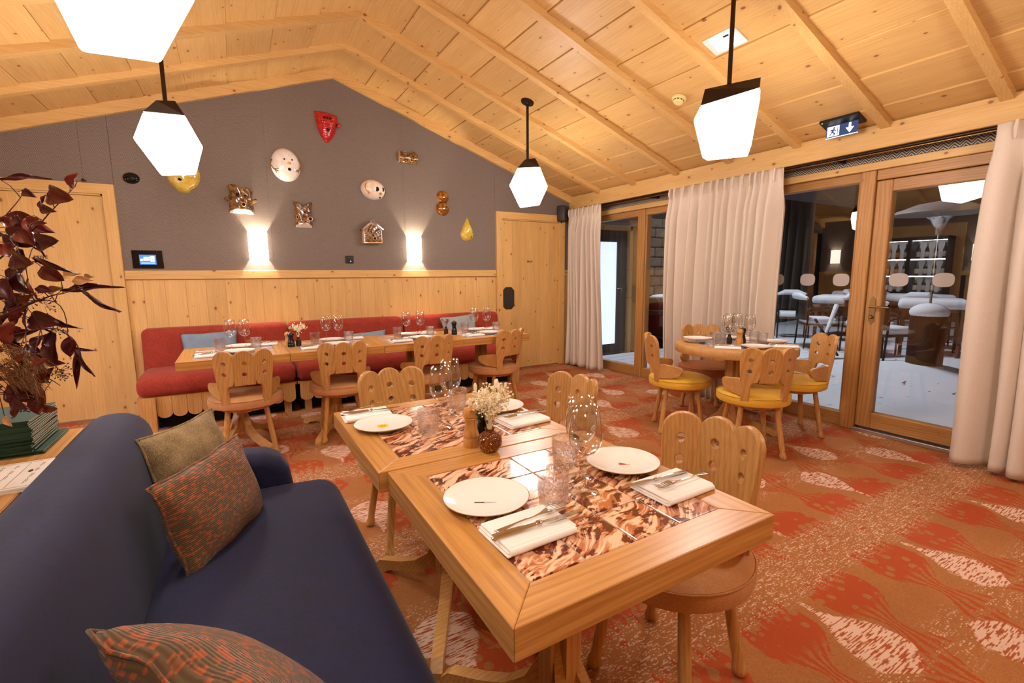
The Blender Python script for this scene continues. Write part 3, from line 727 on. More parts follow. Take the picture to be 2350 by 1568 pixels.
# ------------------------------------------------------------------ red bench in three sections
def bench(x0, x1, label, endL=False, endR=False):
    t = thing('upholstered_bench', label, 'bench', (x0, 0, 0), 0, 'sections of the red bench')
    W = x1-x0; g = .004
    def bk(co):
        x, y, z = co; 
        return (x, y - .06*(1-(z+.24)/.48)*(1 if y < 0 else 0), z)
    me = rbox(W-2*g, .19, .44, .05, 4, 3, bk); link('back_cushion', me, 'red_chenille', t, loc=(W/2, -.105, .60))
    def st(co):
        x, y, z = co; f = 1-((2*x/W)**4)*.25
        return (x, y, z + (.022*(1-(y/.36)**2)*f if z > 0 else 0))
    me = rbox(W-2*g, .70, .165, .062, 4, 3, st); link('seat_cushion', me, 'red_chenille', t, loc=(W/2, -.37-.02, .375))
    part('seat_board', MB().box(g, W-g, -.70, -.05, .27, .296), 'ash_x', t)
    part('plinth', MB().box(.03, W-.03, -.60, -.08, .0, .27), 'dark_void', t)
    # scalloped skirt
    n = 10; a0 = .13 if endL else .02; a1 = W-(.13 if endR else .02); sw = (a1-a0)/n
    poly = [(sw*.49, .293), (-sw*.49, .293)] + [(-sw*.49*math.cos(a), .15-.042*math.sin(a)) for a in [PI*i/12 for i in range(13)]]
    me = MB().prism(poly, -.012, .012, 'xz').mesh('skirt_slat'); me.materials.append(M['ash_z'])
    for i in range(n): link('skirt_slat', me, None, t, loc=(a0+(i+.5)*sw, -.70, 0))
    legm = MB().prism([(-.055, .293), (-.048, 0), (.048, 0), (.055, .293)], -.03, .03, 'xz')
    for xx in ([.075] if endL else []) + ([W-.075] if endR else []): part('leg', MB().add(legm.v, legm.f), 'ash_z', t, loc=(xx, -.715, 0))
    for xx in (.09, W-.09): part('leg', MB().box(-.03, .03, -.03, .03, 0, .27), 'ash_z', t, loc=(xx, -.64, 0))
    if endL: part('end_panel', MB().box(.005, .03, -.66, -.04, .0, .29), 'ash_y', t)
    return t
bench(-.755, .462, 'left section of the red bench, beside the left door', True)
bench(.462, 1.675, 'middle section of the red bench')
bench(1.675, 2.93, 'right section of the red bench, beside the right door', False, True)

# ------------------------------------------------------------------ pillows
def pillow_mesh(w, h, t, seed=0, sag=.0, nu=26):
    rnd = random.Random(seed); a, b, c = [rnd.uniform(-1, 1) for _ in range(3)]
    m = MB()
    def side(sg):
        def fn(u, v):
            x, y = 2*u-1, 2*v-1
            ed = (1-abs(x)**2.6)*(1-abs(y)**2.6)
            k = 1-.075*(1-abs(y)**2)*abs(x)**3; k2 = 1-.075*(1-abs(x)**2)*abs(y)**3
            d = t/2*max(ed, 0)**.55*(1+.06*math.sin(3*x+a*3)*math.cos(2.5*y+b*3))
            wr = .006*math.sin(9*x+5*y+c*4)*(1-ed)
            return (x*w/2*k, y*h/2*k2 - sag*(1-x*x)*max(0, y), sg*d + wr)
        return fn
    m.grid(side(1), nu, nu); m.grid(side(-1), nu, nu)
    edge = []
    n = 60
    for i in range(n):
        s = 4*i/n
        if s < 1: x, y = -1+2*s, -1
        elif s < 2: x, y = 1, -1+2*(s-1)
        elif s < 3: x, y = 1-2*(s-2), 1
        else: x, y = -1, 1-2*(s-3)
        k = 1-.075*(1-abs(y)**2)*abs(x)**3; k2 = 1-.075*(1-abs(x)**2)*abs(y)**3
        edge.append((x*w/2*k, y*h/2*k2 - sag*(1-x*x)*max(0, y), .006*math.sin(9*x+5*y+c*4)))
    return m, edge
def pillow(label, mat, c, xd, yd, w, h, t, seed=0, sag=0, group=None, piping=True):
    X_ = Vector(xd).normalized(); N_ = X_.cross(Vector(yd)).normalized(); Y_ = N_.cross(X_)
    th_ = thing('throw_pillow', label, 'pillow', c, 0, group)
    m, edge = pillow_mesh(w, h, t, seed, sag)
    rot = Matrix((X_, Y_, N_)).transposed()
    o = part('cover', m, mat, th_, 'all'); o.rotation_euler = rot.to_euler()
    if piping:
        o2 = part('piping', MB().tube(edge+[edge[0]], .0042, 6, False), mat, th_, 'all'); o2.rotation_euler = rot.to_euler()
    return th_
GB = 'pillows on the red bench'
pillow('slate blue pillow at the left end of the red bench', 'slate_blue', (-.22, -.31, .63), (1, -.02, .03), (0, .30, 1), .46, .30, .13, 1, .0, GB, False)
pillow('small rust pillow behind the leftmost bench table', 'rust_velvet', (.26, -.33, .56), (1, .05, -.10), (0, .35, 1), .40, .22, .10, 2, 0, GB, False)
pillow('blue-grey pillow lying low in the middle of the red bench', 'slate_blue', (1.22, -.34, .57), (1, 0, .05), (0, .4, 1), .44, .24, .11, 3, 0, GB, False)
pillow('small rust pillow behind the third bench table', 'rust_velvet', (1.95, -.34, .57), (1, 0, .03), (0, .4, 1), .44, .2, .1, 4, 0, GB, False)
pillow('grey marled pillow at the right end of the red bench', 'grey_marl', (2.33, -.31, .65), (1, 0, .06), (0, .28, 1), .46, .32, .13, 5, 0, GB, False)

# ------------------------------------------------------------------ navy sofa
sf = thing('velvet_sofa', 'navy blue velvet sofa in the left foreground', 'sofa', (-.06, -4.45, 0))
YE, YN = -3.33, -5.45
def lean(co):
    x, y, z = co; return (x - .16*(z+.30) + .02*math.sin(2.2*y)*(1 if x > 0 else 0), y, z)
me = rbox(.17, YE-YN, .66, .078, 6, 5, lean); link('back', me, 'navy_velvet', sf, loc=(-.252, (YE+YN)/2+4.45, .47))
def seatf(co):
    x, y, z = co
    wr = .005*math.sin(26*(y+.55*x)+3*math.sin(4*x)) if (z > 0 and y < -.05) else 0
    k = max(0, min(1, (-.1-y)/.6)); k = k*max(0, min(1, (x+.28)/.4))
    return (x, y, z + (.018*(1-(x/.32)**2) if z > 0 else 0) + wr*k)
me = rbox(.60, 1.98, .22, .085, 5, 30, seatf); link('seat_cushion', me, 'navy_velvet', sf, loc=(.088, -.01, .335))
part('base', MB().box(-.22, .36, -.95, 1.0, .08, .25), 'navy_velvet', sf)
for xx in (-.18, .30):
    for yy_ in (-.9, .95): part('leg', MB().lathe([(.02, 0), (.026, .09), (0, .09)], 14), 'ash_z', sf, True, loc=(xx, yy_, 0))
def armf(co):
    x, y, z = co; return (x - .05*max(0, z)*(1 if x > 0 else 0), y + .03*math.cos(3*x), z)
# arm: rounded front silhouette
ao = [(-.24, .10), (.19, .10), (.205, .30), (.215, .44), (.205, .51), (.175, .56), (.125, .588), (.06, .597), (-.10, .60), (-.24, .60)]
for yy_, nm in ((1.005, 0), (-1.04, 1)):
    me = outline([ao], .155, .045, 5); me.transform(XZ); me.polygons.foreach_set('use_smooth', [True]*len(me.polygons)); link('arm', me, 'navy_velvet', sf, loc=(0, yy_, 0))
GS = 'throw pillows on the navy sofa'
pillow('brown tweed pillow leaning in the far corner of the navy sofa', 'tweed', (-.165, -3.53, .585), (.53, .85, 0), (-.30, .12, 1), .37, .37, .12, 6, .0, GS)
pillow('orange and brown woven pillow in front of the tweed pillow', 'striped_weave', (-.10, -3.835, .575), (.50, .86, .02), (-.28, .06, 1), .42, .30, .13, 7, .0, GS)
pillow('orange and brown woven pillow at the bottom left edge', 'striped_weave', (-.05, -4.613, .525), (.60, -.70, -.19), (-.60, -.10, .60), .42, .34, .14, 8, .0, GS)

# ------------------------------------------------------------------ sideboard behind the sofa with menus and booklets
sb = thing('sideboard', 'wooden sideboard behind the navy sofa', 'sideboard', (-1.05, -4.2, 0))
BT = .74
for k in range(5): part('top_board', bevbox(-.53+k*.214, -.53+(k+1)*.214-.0015, -.95, .90, BT-.03, BT, .003), 'oak_y', sb)
part('body', MB().box(-.50, .50, -.92, .87, .06, BT-.03), 'oak_z', sb); part('plinth', MB().box(-.47, .47, -.88, .83, 0, .06), 'black', sb)
for k in range(3): part('door', bevbox(-.52, -.50, -.9+k*.59, -.9+(k+1)*.59-.004, .08, BT-.05, .003), 'oak_z', sb)
GBk = 'dark green booklets stacked on the sideboard'
bk_me = None
rnd = random.Random(4)
def booklet_root(label):
    t = thing('menu_booklet', label, 'booklet', (0, 0, 0), 0, GBk)
    part('cover', MB().box(-.105, .105, -.128, .128, 0, .0009).box(-.105, .105, -.128, .128, .0049, .0058).box(-.105, .105, -.128, -.1265, 0, .0058), 'dark_green', t)
    part('pages', MB().box(-.104, .1035, -.1265, .1265, .0009, .0049), 'page', t); return t
nB = 19; bk0 = booklet_root('lowest dark green booklet of the stack, sticking out to the right'); bk0.location = (-.652, -3.452, BT)
def ordn(i): return ['second', 'third', 'fourth', 'fifth', 'sixth', 'seventh', 'eighth', 'ninth', 'tenth', 'eleventh', 'twelfth', 'thirteenth', 'fourteenth', 'fifteenth', 'sixteenth', 'seventeenth', 'eighteenth'][i]
for i in range(1, nB):
    lb = 'topmost dark green booklet of the stack beside the red foliage' if i == nB-1 else ('dark green booklet, %s from the bottom of the stack' % ordn(i-1))
    dx = 0 if i < 2 else -.022
    dup(bk0, (-.652+dx+rnd.uniform(-.003, .003), -3.452+rnd.uniform(-.003, .003)-(.0 if i < 2 else .01), BT+i*.0059), rnd.uniform(-.02, .02), lb)
# printed menu sheets
def sheet(z, rz, label, lines=False):
    t = thing('menu_card', label, 'menu', (-.60, -3.80, z), rz, 'white menu cards on the sideboard')
    part('card', MB().box(-.155, .155, -.115, .115, 0, .0022), 'menu_sheet', t)
    if lines:
        ln = MB(); f = .0026
        for (x0, y0, x1, y1) in ((-.145, -.105, .145, -.1045), (-.145, .1045, .145, .105), (.1445, -.105, .145, .105), (-.02, -.10, -.0193, .10), (.055, -.10, .0557, .10)): ln.box(x0, x1, min(y0, y1), max(y0, y1), .0022, f)
        r2 = random.Random(2)
        for cx in (-.10, -.055, .0, .03, .085, .115):
            y = .085
            while y > -.085:
                l = r2.uniform(.01, .04); ln.box(cx, cx+.0012, y-l, y, .0022, f); ln.box(cx+.004, cx+.005, y-l*.7, y, .0022, f); y -= l+r2.uniform(.004, .02)
        ln.prism(circ(.075, .02, .005, 12, .011), .0022, f); ln.prism(circ(-.03, -.05, .005, 12, .009), .0022, f)
        part('print', ln, 'ink', t)
    return t
labs = ['lowest white menu card of the pile on the sideboard', 'second white menu card from the bottom of the pile', 'third white menu card from the bottom of the pile', 'fourth white menu card from the bottom of the pile', 'top white menu card with printed lines on the sideboard']
for i, l in enumerate(labs): sheet(BT+.0001+i*.0024, -.02+.012*(i % 3), l, i == 4)

# ------------------------------------------------------------------ tableware prototypes
def wine_glass(label, loc, s=1.0):
    t = thing('wine_glass', label, 'wine glass', loc, 0, 'stemmed wine glasses')
    part('foot', MB().lathe([(0, .0005), (.036, .0005), (.037, .0015), (.030, .0035), (.012, .007), (.0055, .014), (.0042, .03), (0, .03)], 28), 'wine_glass', t, 'all')
    part('stem', MB().lathe([(.0042, .024), (.0036, .06), (.0042, .092), (.009, .1015), (0, .1015)], 14), 'wine_glass', t, 'all')
    bo = [(.003, .1), (.013, .103), (.028, .113), (.0385, .129), (.0425, .146), (.0415, .168), (.0375, .195), (.0335, .23)]
    bi = [(r-.0011, z) for r, z in bo[::-1][:-2]] + [(.011, .1055), (0, .1045)]
    part('bowl', MB().lathe([(0, .1)]+bo+bi, 32), 'wine_glass', t, 'all')
    em = MB().prism(circ(0, 0, .0085, 16), 0, .0003).prism(circ(0, 0, .0001, 6), 0, .0002)
    ring = MB().grid(lambda u, v: ((.0072+.0014*v)*math.cos(2*PI*u), (.0072+.0014*v)*math.sin(2*PI*u), 0), 20, 2, True)
    ring.grid(lambda u, v: ((.0022+.0012*v)*math.cos(2*PI*u), .0028+(.0018+.0010*v)*math.sin(2*PI*u), 0), 14, 2, True)
    ring.grid(lambda u, v: ((.0022+.0012*v)*math.cos(2*PI*u), -.0022+(.0018+.0010*v)*math.sin(2*PI*u), 0), 14, 2, True)
    ring.v = [(.0425*math.sin(x/.0425)*(1 if abs(y) < 9 else 1), -.0430*math.cos(x/.0425), .151+y) for x, y, z in ring.v]
    part('emblem', ring, 'white_plastic', t)
    return t
def tumbler(label, loc):
    t = thing('tumbler', label, 'glass', loc, 0, 'textured water tumblers')
    o = [(.024, .0005), (.030, .003), (.0335, .012), (.0365, .04), (.039, .075), (.0395, .092)]
    i_ = [(.0372, .092), (.0365, .075), (.034, .04), (.030, .016), (0, .012)]
    part('body', MB().lathe([(0, .0005)]+o+i_, 32), 'tumbler_glass', t, 'all'); return t
def plate(label, loc, deco=None, rz=0):
    t = thing('dinner_plate', label, 'plate', loc, rz, 'white plates with gilt rims')
    R = .1045
    part('dish', MB().lathe([(0, .004), (.055, .004), (.058, 0), (.064, 0), (.066, .0035), (.088, .009), (R, .0165), (R+.0006, .0175), (R, .0185), (.09, .0135), (.068, .0085), (0, .008)], 48), 'porcelain', t, True)
    part('gilt_rim', MB().grid(lambda u, v: ((R+.0004+.0011*math.cos(2*PI*v))*math.cos(2*PI*u), (R+.0004+.0011*math.cos(2*PI*v))*math.sin(2*PI*u), .0178+.001*math.sin(2*PI*v)), 56, 6, True, True), 'gilt', t, 'all')
    z0, z1 = .0078, .0086
    if deco == 'smiley':
        d = part('smiley_print', MB().prism(circ(0, 0, .020, 24), z0, z1), 'smiley', t, loc=(.0, -.012, 0))
        e = MB().prism(circ(-.005, .004, .0016, 8, .003), z1, z1+.0003).prism(circ(.005, .004, .0016, 8, .003), z1, z1+.0003)
        arc = [(.0095*math.cos(a), .0095*math.sin(a)) for a in [PI*1.1+PI*.8*i/10 for i in range(11)]] + [(.0078*math.cos(a), .0078*math.sin(a)) for a in [PI*1.9-PI*.8*i/10 for i in range(11)]]
        part('features', e.prism(arc, z1, z1+.0003), 'ink', d)
    if deco == 'knife':
        part('knife_print', MB().prism([(-.028, -.002), (-.004, -.0022), (-.004, .0022), (-.028, .002)], z0, z1), 'ink', t, loc=(0, -.02, 0))
        part('blade_print', MB().prism([(-.004, -.0026), (.0, -.0028), (.022, -.0004), (.027, .0016), (-.004, .002)], z0, z1), 'blade_print', t, loc=(0, -.02, 0))
    if deco == 'steak':
        part('steak_print', MB().prism([(-.015, .004), (-.010, .010), (-.002, .009), (.006, .003), (.016, -.002), (.018, -.006), (.010, -.009), (.002, -.006), (-.006, -.007), (-.013, -.006), (-.0165, -.001)], z0, z1), 'pale_print', t, loc=(.0, -.012, 0))
        part('meat_print', MB().prism([(-.013, .003), (-.009, .0085), (-.003, .007), (.004, .002), (.008, -.004), (.001, -.005), (-.006, -.0055), (-.012, -.0045)], z1, z1+.0003), 'red_print', t, loc=(.0, -.012, 0))
    return t
def napkin(label, loc, rz, w=.18, d=.125):
    t = thing('folded_napkin', label, 'napkin', loc, rz, 'folded white napkins')
    for k in range(3):
        def f(co, k=k): return (co.x, co.y, co.z + .0012*math.sin(30*co.x+k*2)*math.cos(22*co.y))
        me = rbox(w-.003*k, d-.004*k, .0052, .0024, 2, 6, f); link('fold', me, 'linen', t, loc=(.0015*k, .002*k, .0031+k*.0050))
    part('fold_edge', MB().tube([(-w/2+.006, -d/2+.004, .0085), (w/2-.008, -d/2+.004, .0085)], .0075, 10), 'linen', t, True)
    return t
def fork(label, loc, rz, tilt=0.0):
    t = thing('table_fork', label, 'fork', loc, rz, 'forks on napkins')
    def fn(u, v):
        x = -.10+.145*u; k = max(0, (u-.7)/.3); w = (.0085-.006*min(1, u/.35)) if u < .35 else (.0028 if u < .8 else .0028+.0085*((u-.8)/.2))
        z = .004+.004*math.sin(PI*u)+.006*k
        return (x, w*(2*v-1), z+.0016*(1-(2*v-1)**2))
    o = part('handle', MB().grid(fn, 24, 7), 'steel', t, 'all'); md = o.modifiers.new('t', 'SOLIDIFY'); md.thickness = .0018
    tn = MB()
    for k in range(4):
        y = (k-1.5)*.0058
        tn.tube([(.040, y*.85, .0115), (.055, y, .0105), (.075, y*1.02, .009), (.096, y, .0125)], [.0022, .0019, .0017, .0009], 6)
    part('tines', tn, 'steel', t, True); return t
def knife(label, loc, rz):
    t = thing('table_knife', label, 'knife', loc, rz, 'knives on napkins')
    m = MB().tube([(-.115, 0, .005), (-.11, 0, .005), (-.06, 0, .0055), (-.015, 0, .006), (-.005, 0, .006)], [.004, .0078, .0072, .0058, .0045], 10, flat=.6)
    part('handle', m, 'steel', t, True)
    part('bolster', MB().tube([(-.008, 0, .006), (-.004, 0, .006), (.004, 0, .006), (.008, 0, .006)], [.004, .0068, .0068, .004], 10, flat=.7), 'steel', t, True)
    bl = [(.004, -.002), (.03, -.0085), (.08, -.010), (.105, -.007), (.117, .001), (.11, .003), (.05, .0042), (.004, .004)]
    part('blade', MB().prism(bl, .0052, .0066), 'steel', t); return t
protos = {}
def put(kind, fn, label, loc, rz=0, **k):
    if kind not in protos:
        o = fn(label, loc, **({'rz': rz} if kind in ('napkin', 'fork', 'knife') else {}), **k); protos[kind] = o
        if rz: o.rotation_euler = (0, 0, rz)
        return o
    return dup(protos[kind], loc, rz, label)
Z0 = TH+.0002
def setting(where, pl, nk, nrz, frk, frz, kn, krz, glass=None, wine=None, deco=None):
    if deco: plate('white plate with %s %s' % (deco[1], where), (pl[0], pl[1], Z0), deco[0], -.53)
    else: put('plate', plate, 'plain white plate %s' % where, (pl[0], pl[1], Z0))
    put('napkin', napkin, 'folded white napkin %s' % where, (nk[0], nk[1], Z0), nrz)
    put('fork', fork, 'steel fork on the napkin %s' % where, (frk[0], frk[1], Z0+.0165), frz)
    put('knife', knife, 'steel knife on the napkin %s' % where, (kn[0], kn[1], Z0+.0165), krz)
    if glass: put('tumbler', tumbler, 'textured tumbler %s' % where, (glass[0], glass[1], Z0), random.uniform(0, 3))
    if wine: put('wine', wine_glass, 'tall wine glass %s' % where, (wine[0], wine[1], Z0), wine[2] if len(wine) > 2 else random.uniform(-.6, .6))
setting('on the sofa side of the nearest table', (.498, -4.565), (.512, -4.735), .03, (.535, -4.722), .10, (.53, -4.75), .0, (.622, -4.672), (.735, -4.652, .9), ('knife', 'a small knife print'))
setting('on the chair side of the nearest table', (.941, -4.57), (.943, -4.752), .02, (.965, -4.762), PI, (.915, -4.722), PI-.05, (.788, -4.497), (.782, -4.575, .2), ('steak', 'a small steak print'))
setting('on the sofa side of the flower vase table', (.442, -3.849), (.420, -3.678), -.04, (.45, -3.615), .3, (.438, -3.68), -.05, (.555, -4.013), (.622, -3.972, -1.4), ('smiley', 'a yellow smiley print'))
setting('on the window side of the flower vase table', (.921, -3.856), (.912, -4.062), .06, (.93, -4.05), PI+.05, (.915, -4.022), PI-.08, (.764, -3.79), (.707, -3.854, .8))
bn = ['leftmost bench table', 'second-from-left bench table', 'third-from-left bench table', 'rightmost bench table']
for i, x in enumerate(RX):
    n = bn[i]
    setting('on the chair side of the %s' % n, (x+.03+.02*(i == 2), -1.53), (x-.155, -1.61), .05, (x-.16, -1.60), .35, (x-.14, -1.615), .2, (x-.095-.012*(i % 2), -1.315), (x-.02, -1.345))
    setting('on the bench side of the %s' % n, (x+.04, -1.24), (x+.22, -1.20), -.1, (x+.215, -1.20), .3, (x+.235, -1.21), .15, (x+.145+.035*(i > 1), -1.43), (x+.075+.03*(i > 1), -1.372))
# round table
rp = [('on the left of the round table', (3.235, -2.995), (3.40, -2.915), .15, (3.285, -3.15), (3.30, -3.225)), ('on the near side of the round table', (3.33, -3.45), (3.145, -3.345), -.9, (3.195, -3.245), (3.485, -3.29)),
      ('on the right of the round table', (3.70, -3.36), (3.545, -3.53), -.7, (3.585, -3.27), (3.455, -3.135)), ('on the far side of the round table', (3.60, -3.01), (3.745, -3.15), 1.2, (3.55, -3.36), (3.545, -3.14))]
for wh, p, nk, rz, gl, wn in rp: setting(wh, p, nk, rz, nk, rz+.15, (nk[0]+.012, nk[1]-.012), rz, gl, wn)
plate('second white plate stacked on the one at the left of the round table', (3.235, -2.995, Z0+.0185))

def pepper_mill(label, loc, mat, h=.14, rz=0):
    t = thing('pepper_mill', label, 'pepper mill', loc, rz, 'pepper mills')
    k = h/.14
    prof = [(0, 0), (.0255, 0), (.0262, .003), (.0262, .026), (.0245, .029), (.0252, .031), (.0262, .034), (.0255, .042), (.021, .058), (.0185, .074), (.0195, .088), (.0215, .093), (.0200, .0955), (0, .0955)]
    part('body', MB().lathe([(r, z*k) for r, z in prof], 28), mat, t, True)
    head = [(0, .096), (.019, .096), (.0225, .0985), (.0245, .106), (.0245, .116), (.0215, .125), (.012, .130), (.006, .1305), (0, .1305)]
    part('head', MB().lathe([(r, z*k) for r, z in head], 28), mat, t, True)
    part('knob', MB().lathe([(0, .130*k), (.004, .130*k), (.005, .134*k), (.0045, .139*k), (0, .141*k)], 14), 'steel', t, True)
pepper_mill('light wooden pepper mill beside the amber vase', (.634, -4.194, Z0), 'oak_z')
pepper_mill('black pepper mill behind the wooden mill and amber vase', (.688, -4.175, Z0), 'black_gloss', .12)
pepper_mill('black pepper mill beside the white dried flowers on the bench tables', (.368, -1.434, Z0), 'black_gloss', .12)
pepper_mill('light wooden pepper mill peeking out behind a black one on the bench tables', (.352, -1.375, Z0), 'oak_z', .12)
pepper_mill('black pepper mill beside the red flower on the bench tables', (1.775, -1.43, Z0), 'black_gloss', .135)
pepper_mill('light wooden pepper mill in the middle of the round table', (3.335, -3.31, Z0), 'oak_z', .14)
pepper_mill('black pepper mill in the middle of the round table', (3.415, -3.28, Z0), 'black_gloss', .14)

v = thing('amber_vase', 'round textured amber glass vase on the near tables', 'vase', (.664, -4.268, Z0))
prof = [(0, 0), (.016, 0), (.027, .006), (.0365, .020), (.0385, .034), (.035, .050), (.024, .061), (.0145, .066), (.0145, .072), (.0165, .076), (.0150, .076), (.0128, .07), (.0128, .066), (0, .062)]
m = MB().lathe(prof, 44)
m.v = [(x*(1+.04*math.sin(9*math.atan2(y, x)+z*260)), y*(1+.04*math.sin(9*math.atan2(y, x)+z*260)), z) if .004 < z < .06 else (x, y, z) for x, y, z in m.v]
part('body', m, 'amber_glass', v, 'all')
def bouquet(label, loc, h, spread, mat, seed, extra=None, n=22, green=True):
    rnd = random.Random(seed); t = thing('dried_bouquet', label, 'flowers', loc)
    st = MB(); fl = MB(); fl2 = MB(); lf = MB()
    for i in range(n):
        a = rnd.uniform(0, 2*PI); s = spread*math.sqrt(rnd.random()); hh = h*rnd.uniform(.55, 1)
        p0 = Vector((.004*math.cos(a), .004*math.sin(a), 0)); p2 = Vector((s*math.cos(a), s*math.sin(a), hh)); p1 = (p0+p2)/2+Vector((-.2*s*math.cos(a), -.2*s*math.sin(a), .02))
        st.tube([p0, p1, p2], .0006, 5)
        for k in range(9 if i % 4 else 1):
            c = p2+Vector([rnd.gauss(0, .009) for _ in range(3)])
            if i % 4 == 0 : fl.ell(p2+Vector((0, 0, .012)), (.006, .006, .016), 8, 6)
            else:
                fl.ell(c, (rnd.uniform(.002, .006), rnd.uniform(.002, .006), rnd.uniform(.0015, .004)), 6, 4)
                st.tube([p2-Vector((0, 0, .012)), c], .0004, 4)
    part('stems', st, 'dried_cream' if mat == 'dried_cream' else 'leaf_dark', t); part('blooms', fl, mat, t, 'all')
    if green:
        for i in range(16):
            a = rnd.uniform(2.2, 4.6); s = rnd.uniform(.015, .035); z = rnd.uniform(.02, h*.55); r_ = rnd.uniform(.006, .011)
            c = Vector((s*math.cos(a), s*math.sin(a), z)); d = Vector((math.cos(a), math.sin(a), .6)).normalized()
            q_ = d.orthogonal().normalized()
            lf.add([c, c+d*r_+q_*r_*.6, c+d*r_*2.2, c+d*r_-q_*r_*.6, c+d*r_+Vector((0, 0, .002))], [(0, 1, 4), (1, 2, 4), (2, 3, 4), (3, 0, 4)])
        part('leaves', lf, 'leaf_dark', t)
    if extra: part('bud', MB().ell((.012, -.018, h*.4), (.006, .006, .006), 8, 6), extra, t, 'all')
bouquet('bouquet of cream dried flowers in the amber vase', (.664, -4.268, Z0+.066), .135, .062, 'dried_cream', 3, 'flower_yellow', 64)
def bottle_vase(label, loc):
    t = thing('bottle_vase', label, 'vase', loc); part('body', MB().lathe([(0, 0), (.02, 0), (.021, .004), (.021, .045), (.012, .056), (.011, .07), (.013, .073), (.010, .073), (.009, .06), (0, .055)], 20), 'brown_glass', t, True)
plain('brown_glass', '#4a3a30', .1, 0, Transmission_Weight=.5, IOR=1.3)
bottle_vase('small dark vase of white dried flowers on the bench tables', (.425, -1.412, Z0)); bouquet('white dried flowers beside a black pepper mill on the bench tables', (.425, -1.412, Z0+.068), .10, .06, 'dried_cream', 5, 'flower_red', 22)
bottle_vase('small brown vase with a red flower on the bench tables', (1.715, -1.374, Z0)); bouquet('dark red flower in the brown vase on the bench tables', (1.715, -1.374, Z0+.068), .07, .03, 'flower_red', 6, None, 8, False)
bottle_vase('small dark vase behind the pepper mills on the round table', (3.375, -3.195, Z0)); bouquet('small green sprig on the round table', (3.375, -3.195, Z0+.068), .06, .03, 'leaf_dark', 8, None, 6)
# ------------------------------------------------------------------ ceramic masks on the wall
GM = 'ceramic masks on the patterned wall'
def dome(rad, depth, nu=40, nv=12, p=2.0, flat=.5):      # relief: rad(theta) outline, bulging towards -Y
    def fn(u, v):
        a = 2*PI*u; x, z = rad(a); k = 1-v
        return (x*v, -depth*max(0, 1-v**p)**flat, z*v)
    return MB().grid(fn, nu, nv, cu=True)
def mask(label, x, z, rz=0):
    t = thing('ceramic_mask', label, 'mask', (x, -.001, z), 0, GM); t.rotation_euler = (0, rz, 0); return t
def hole(t, x, z, y, r, rz=None, rim=None, nm='eye'):
    o = part(nm, MB().ell((x, y, z), (r, .004, rz or r), 14, 8), 'dark_void', t, 'all')
    if rim:
        R = r*1.12; R2 = (rz or r)*1.12
        part('rim', MB().grid(lambda u, v: ((R+r*.22*math.cos(2*PI*v))*math.cos(2*PI*u), r*.4*math.sin(2*PI*v)-.001, (R2+r*.22*math.cos(2*PI*v))*math.sin(2*PI*u)), 18, 8, True, True), rim, o, 'all', loc=(x, y, z))
    return o
# red pointed mask
t = mask('red ceramic mask with a pointed chin, highest on the wall', .986, 2.86, .03)
def red(a):
    pts = [(-.118, .130), (-.06, .140), (.0, .138), (.06, .130), (.112, .116), (.114, .06), (.105, .0), (.088, -.06), (.06, -.115), (.03, -.155), (.0, -.178), (-.03, -.155), (-.062, -.105), (-.088, -.04), (-.105, .03), (-.114, .09)]
    n = len(pts); k = a/(2*PI)*n; i = int(k) % n; f = k-int(k); p, q_ = pts[i], pts[(i+1) % n]; return (p[0]+(q_[0]-p[0])*f, p[1]+(q_[1]-p[1])*f)
m = dome(red, .075, 64, 26, 2.6, .75); m.v = [(x, y - .003*math.sin(z*330)*(1 if y < -.01 else 0), z) for x, y, z in m.v]; part('face', m, 'glaze_red', t, 'all')
part('brow_ring', MB().grid(lambda u, v: ((.068+.005*math.cos(2*PI*v))*math.cos(2*PI*u), -.070+.012*abs(math.cos(2*PI*u))**2+.005*math.sin(2*PI*v), .035+(.06+.005*math.cos(2*PI*v))*math.sin(2*PI*u)), 36, 8, True, True), 'glaze_red', t, 'all')
for sx in (-1, 1): part('cheek', MB().ell((sx*.038+.002, -.068, .02), (.026, .014, .02), 14, 8), 'glaze_red', t, 'all')
part('ear', MB().ell((.122, -.02, .02), (.016, .02, .028), 12, 8), 'glaze_red', t, 'all')
hole(t, 0, .062, -.074, .012, None, 'glaze_red'); hole(t, -.03, .062, -.071, .014, .010); hole(t, .03, .062, -.071, .014, .010); hole(t, .003, -.052, -.071, .016, .019, 'glaze_red', 'mouth')
# snowman face
def egg(w, h, k=.12): return lambda a: (w*math.cos(a)*(1-k*math.sin(a)), h*math.sin(a))
t = mask('large white snowman-like mask with twig arms', .566, 2.42, -.08)
part('face', dome(egg(.138, .165, .05), .09), 'glaze_white', t, 'all')
hole(t, -.015, .04, -.090, .0085); hole(t, .058, .036, -.080, .0085); hole(t, .02, -.058, -.085, .016, .017, 'glaze_white', 'mouth')
part('nose', MB().lathe([(0, .05), (.008, .03), (.016, .004), (.014, 0), (0, 0)], 12).xf(Matrix.Rotation(PI/2, 4, 'X')), 'carrot', t, True, loc=(.024, -.084, .0))
for sx in (-1, 1):
    part('twig_arm', MB().tube([(sx*.125, -.03, .05), (sx*.145, -.035, .0), (sx*.12, -.055, -.05), (sx*.085, -.075, -.075)], [.006, .0065, .006, .005], 7).tube([(sx*.12, -.055, -.05), (sx*.08, -.075, -.05)], [.005, .003], 6).tube([(sx*.115, -.06, -.05), (sx*.10, -.07, -.09)], [.005, .003], 6), 'glaze_brown', t, True)
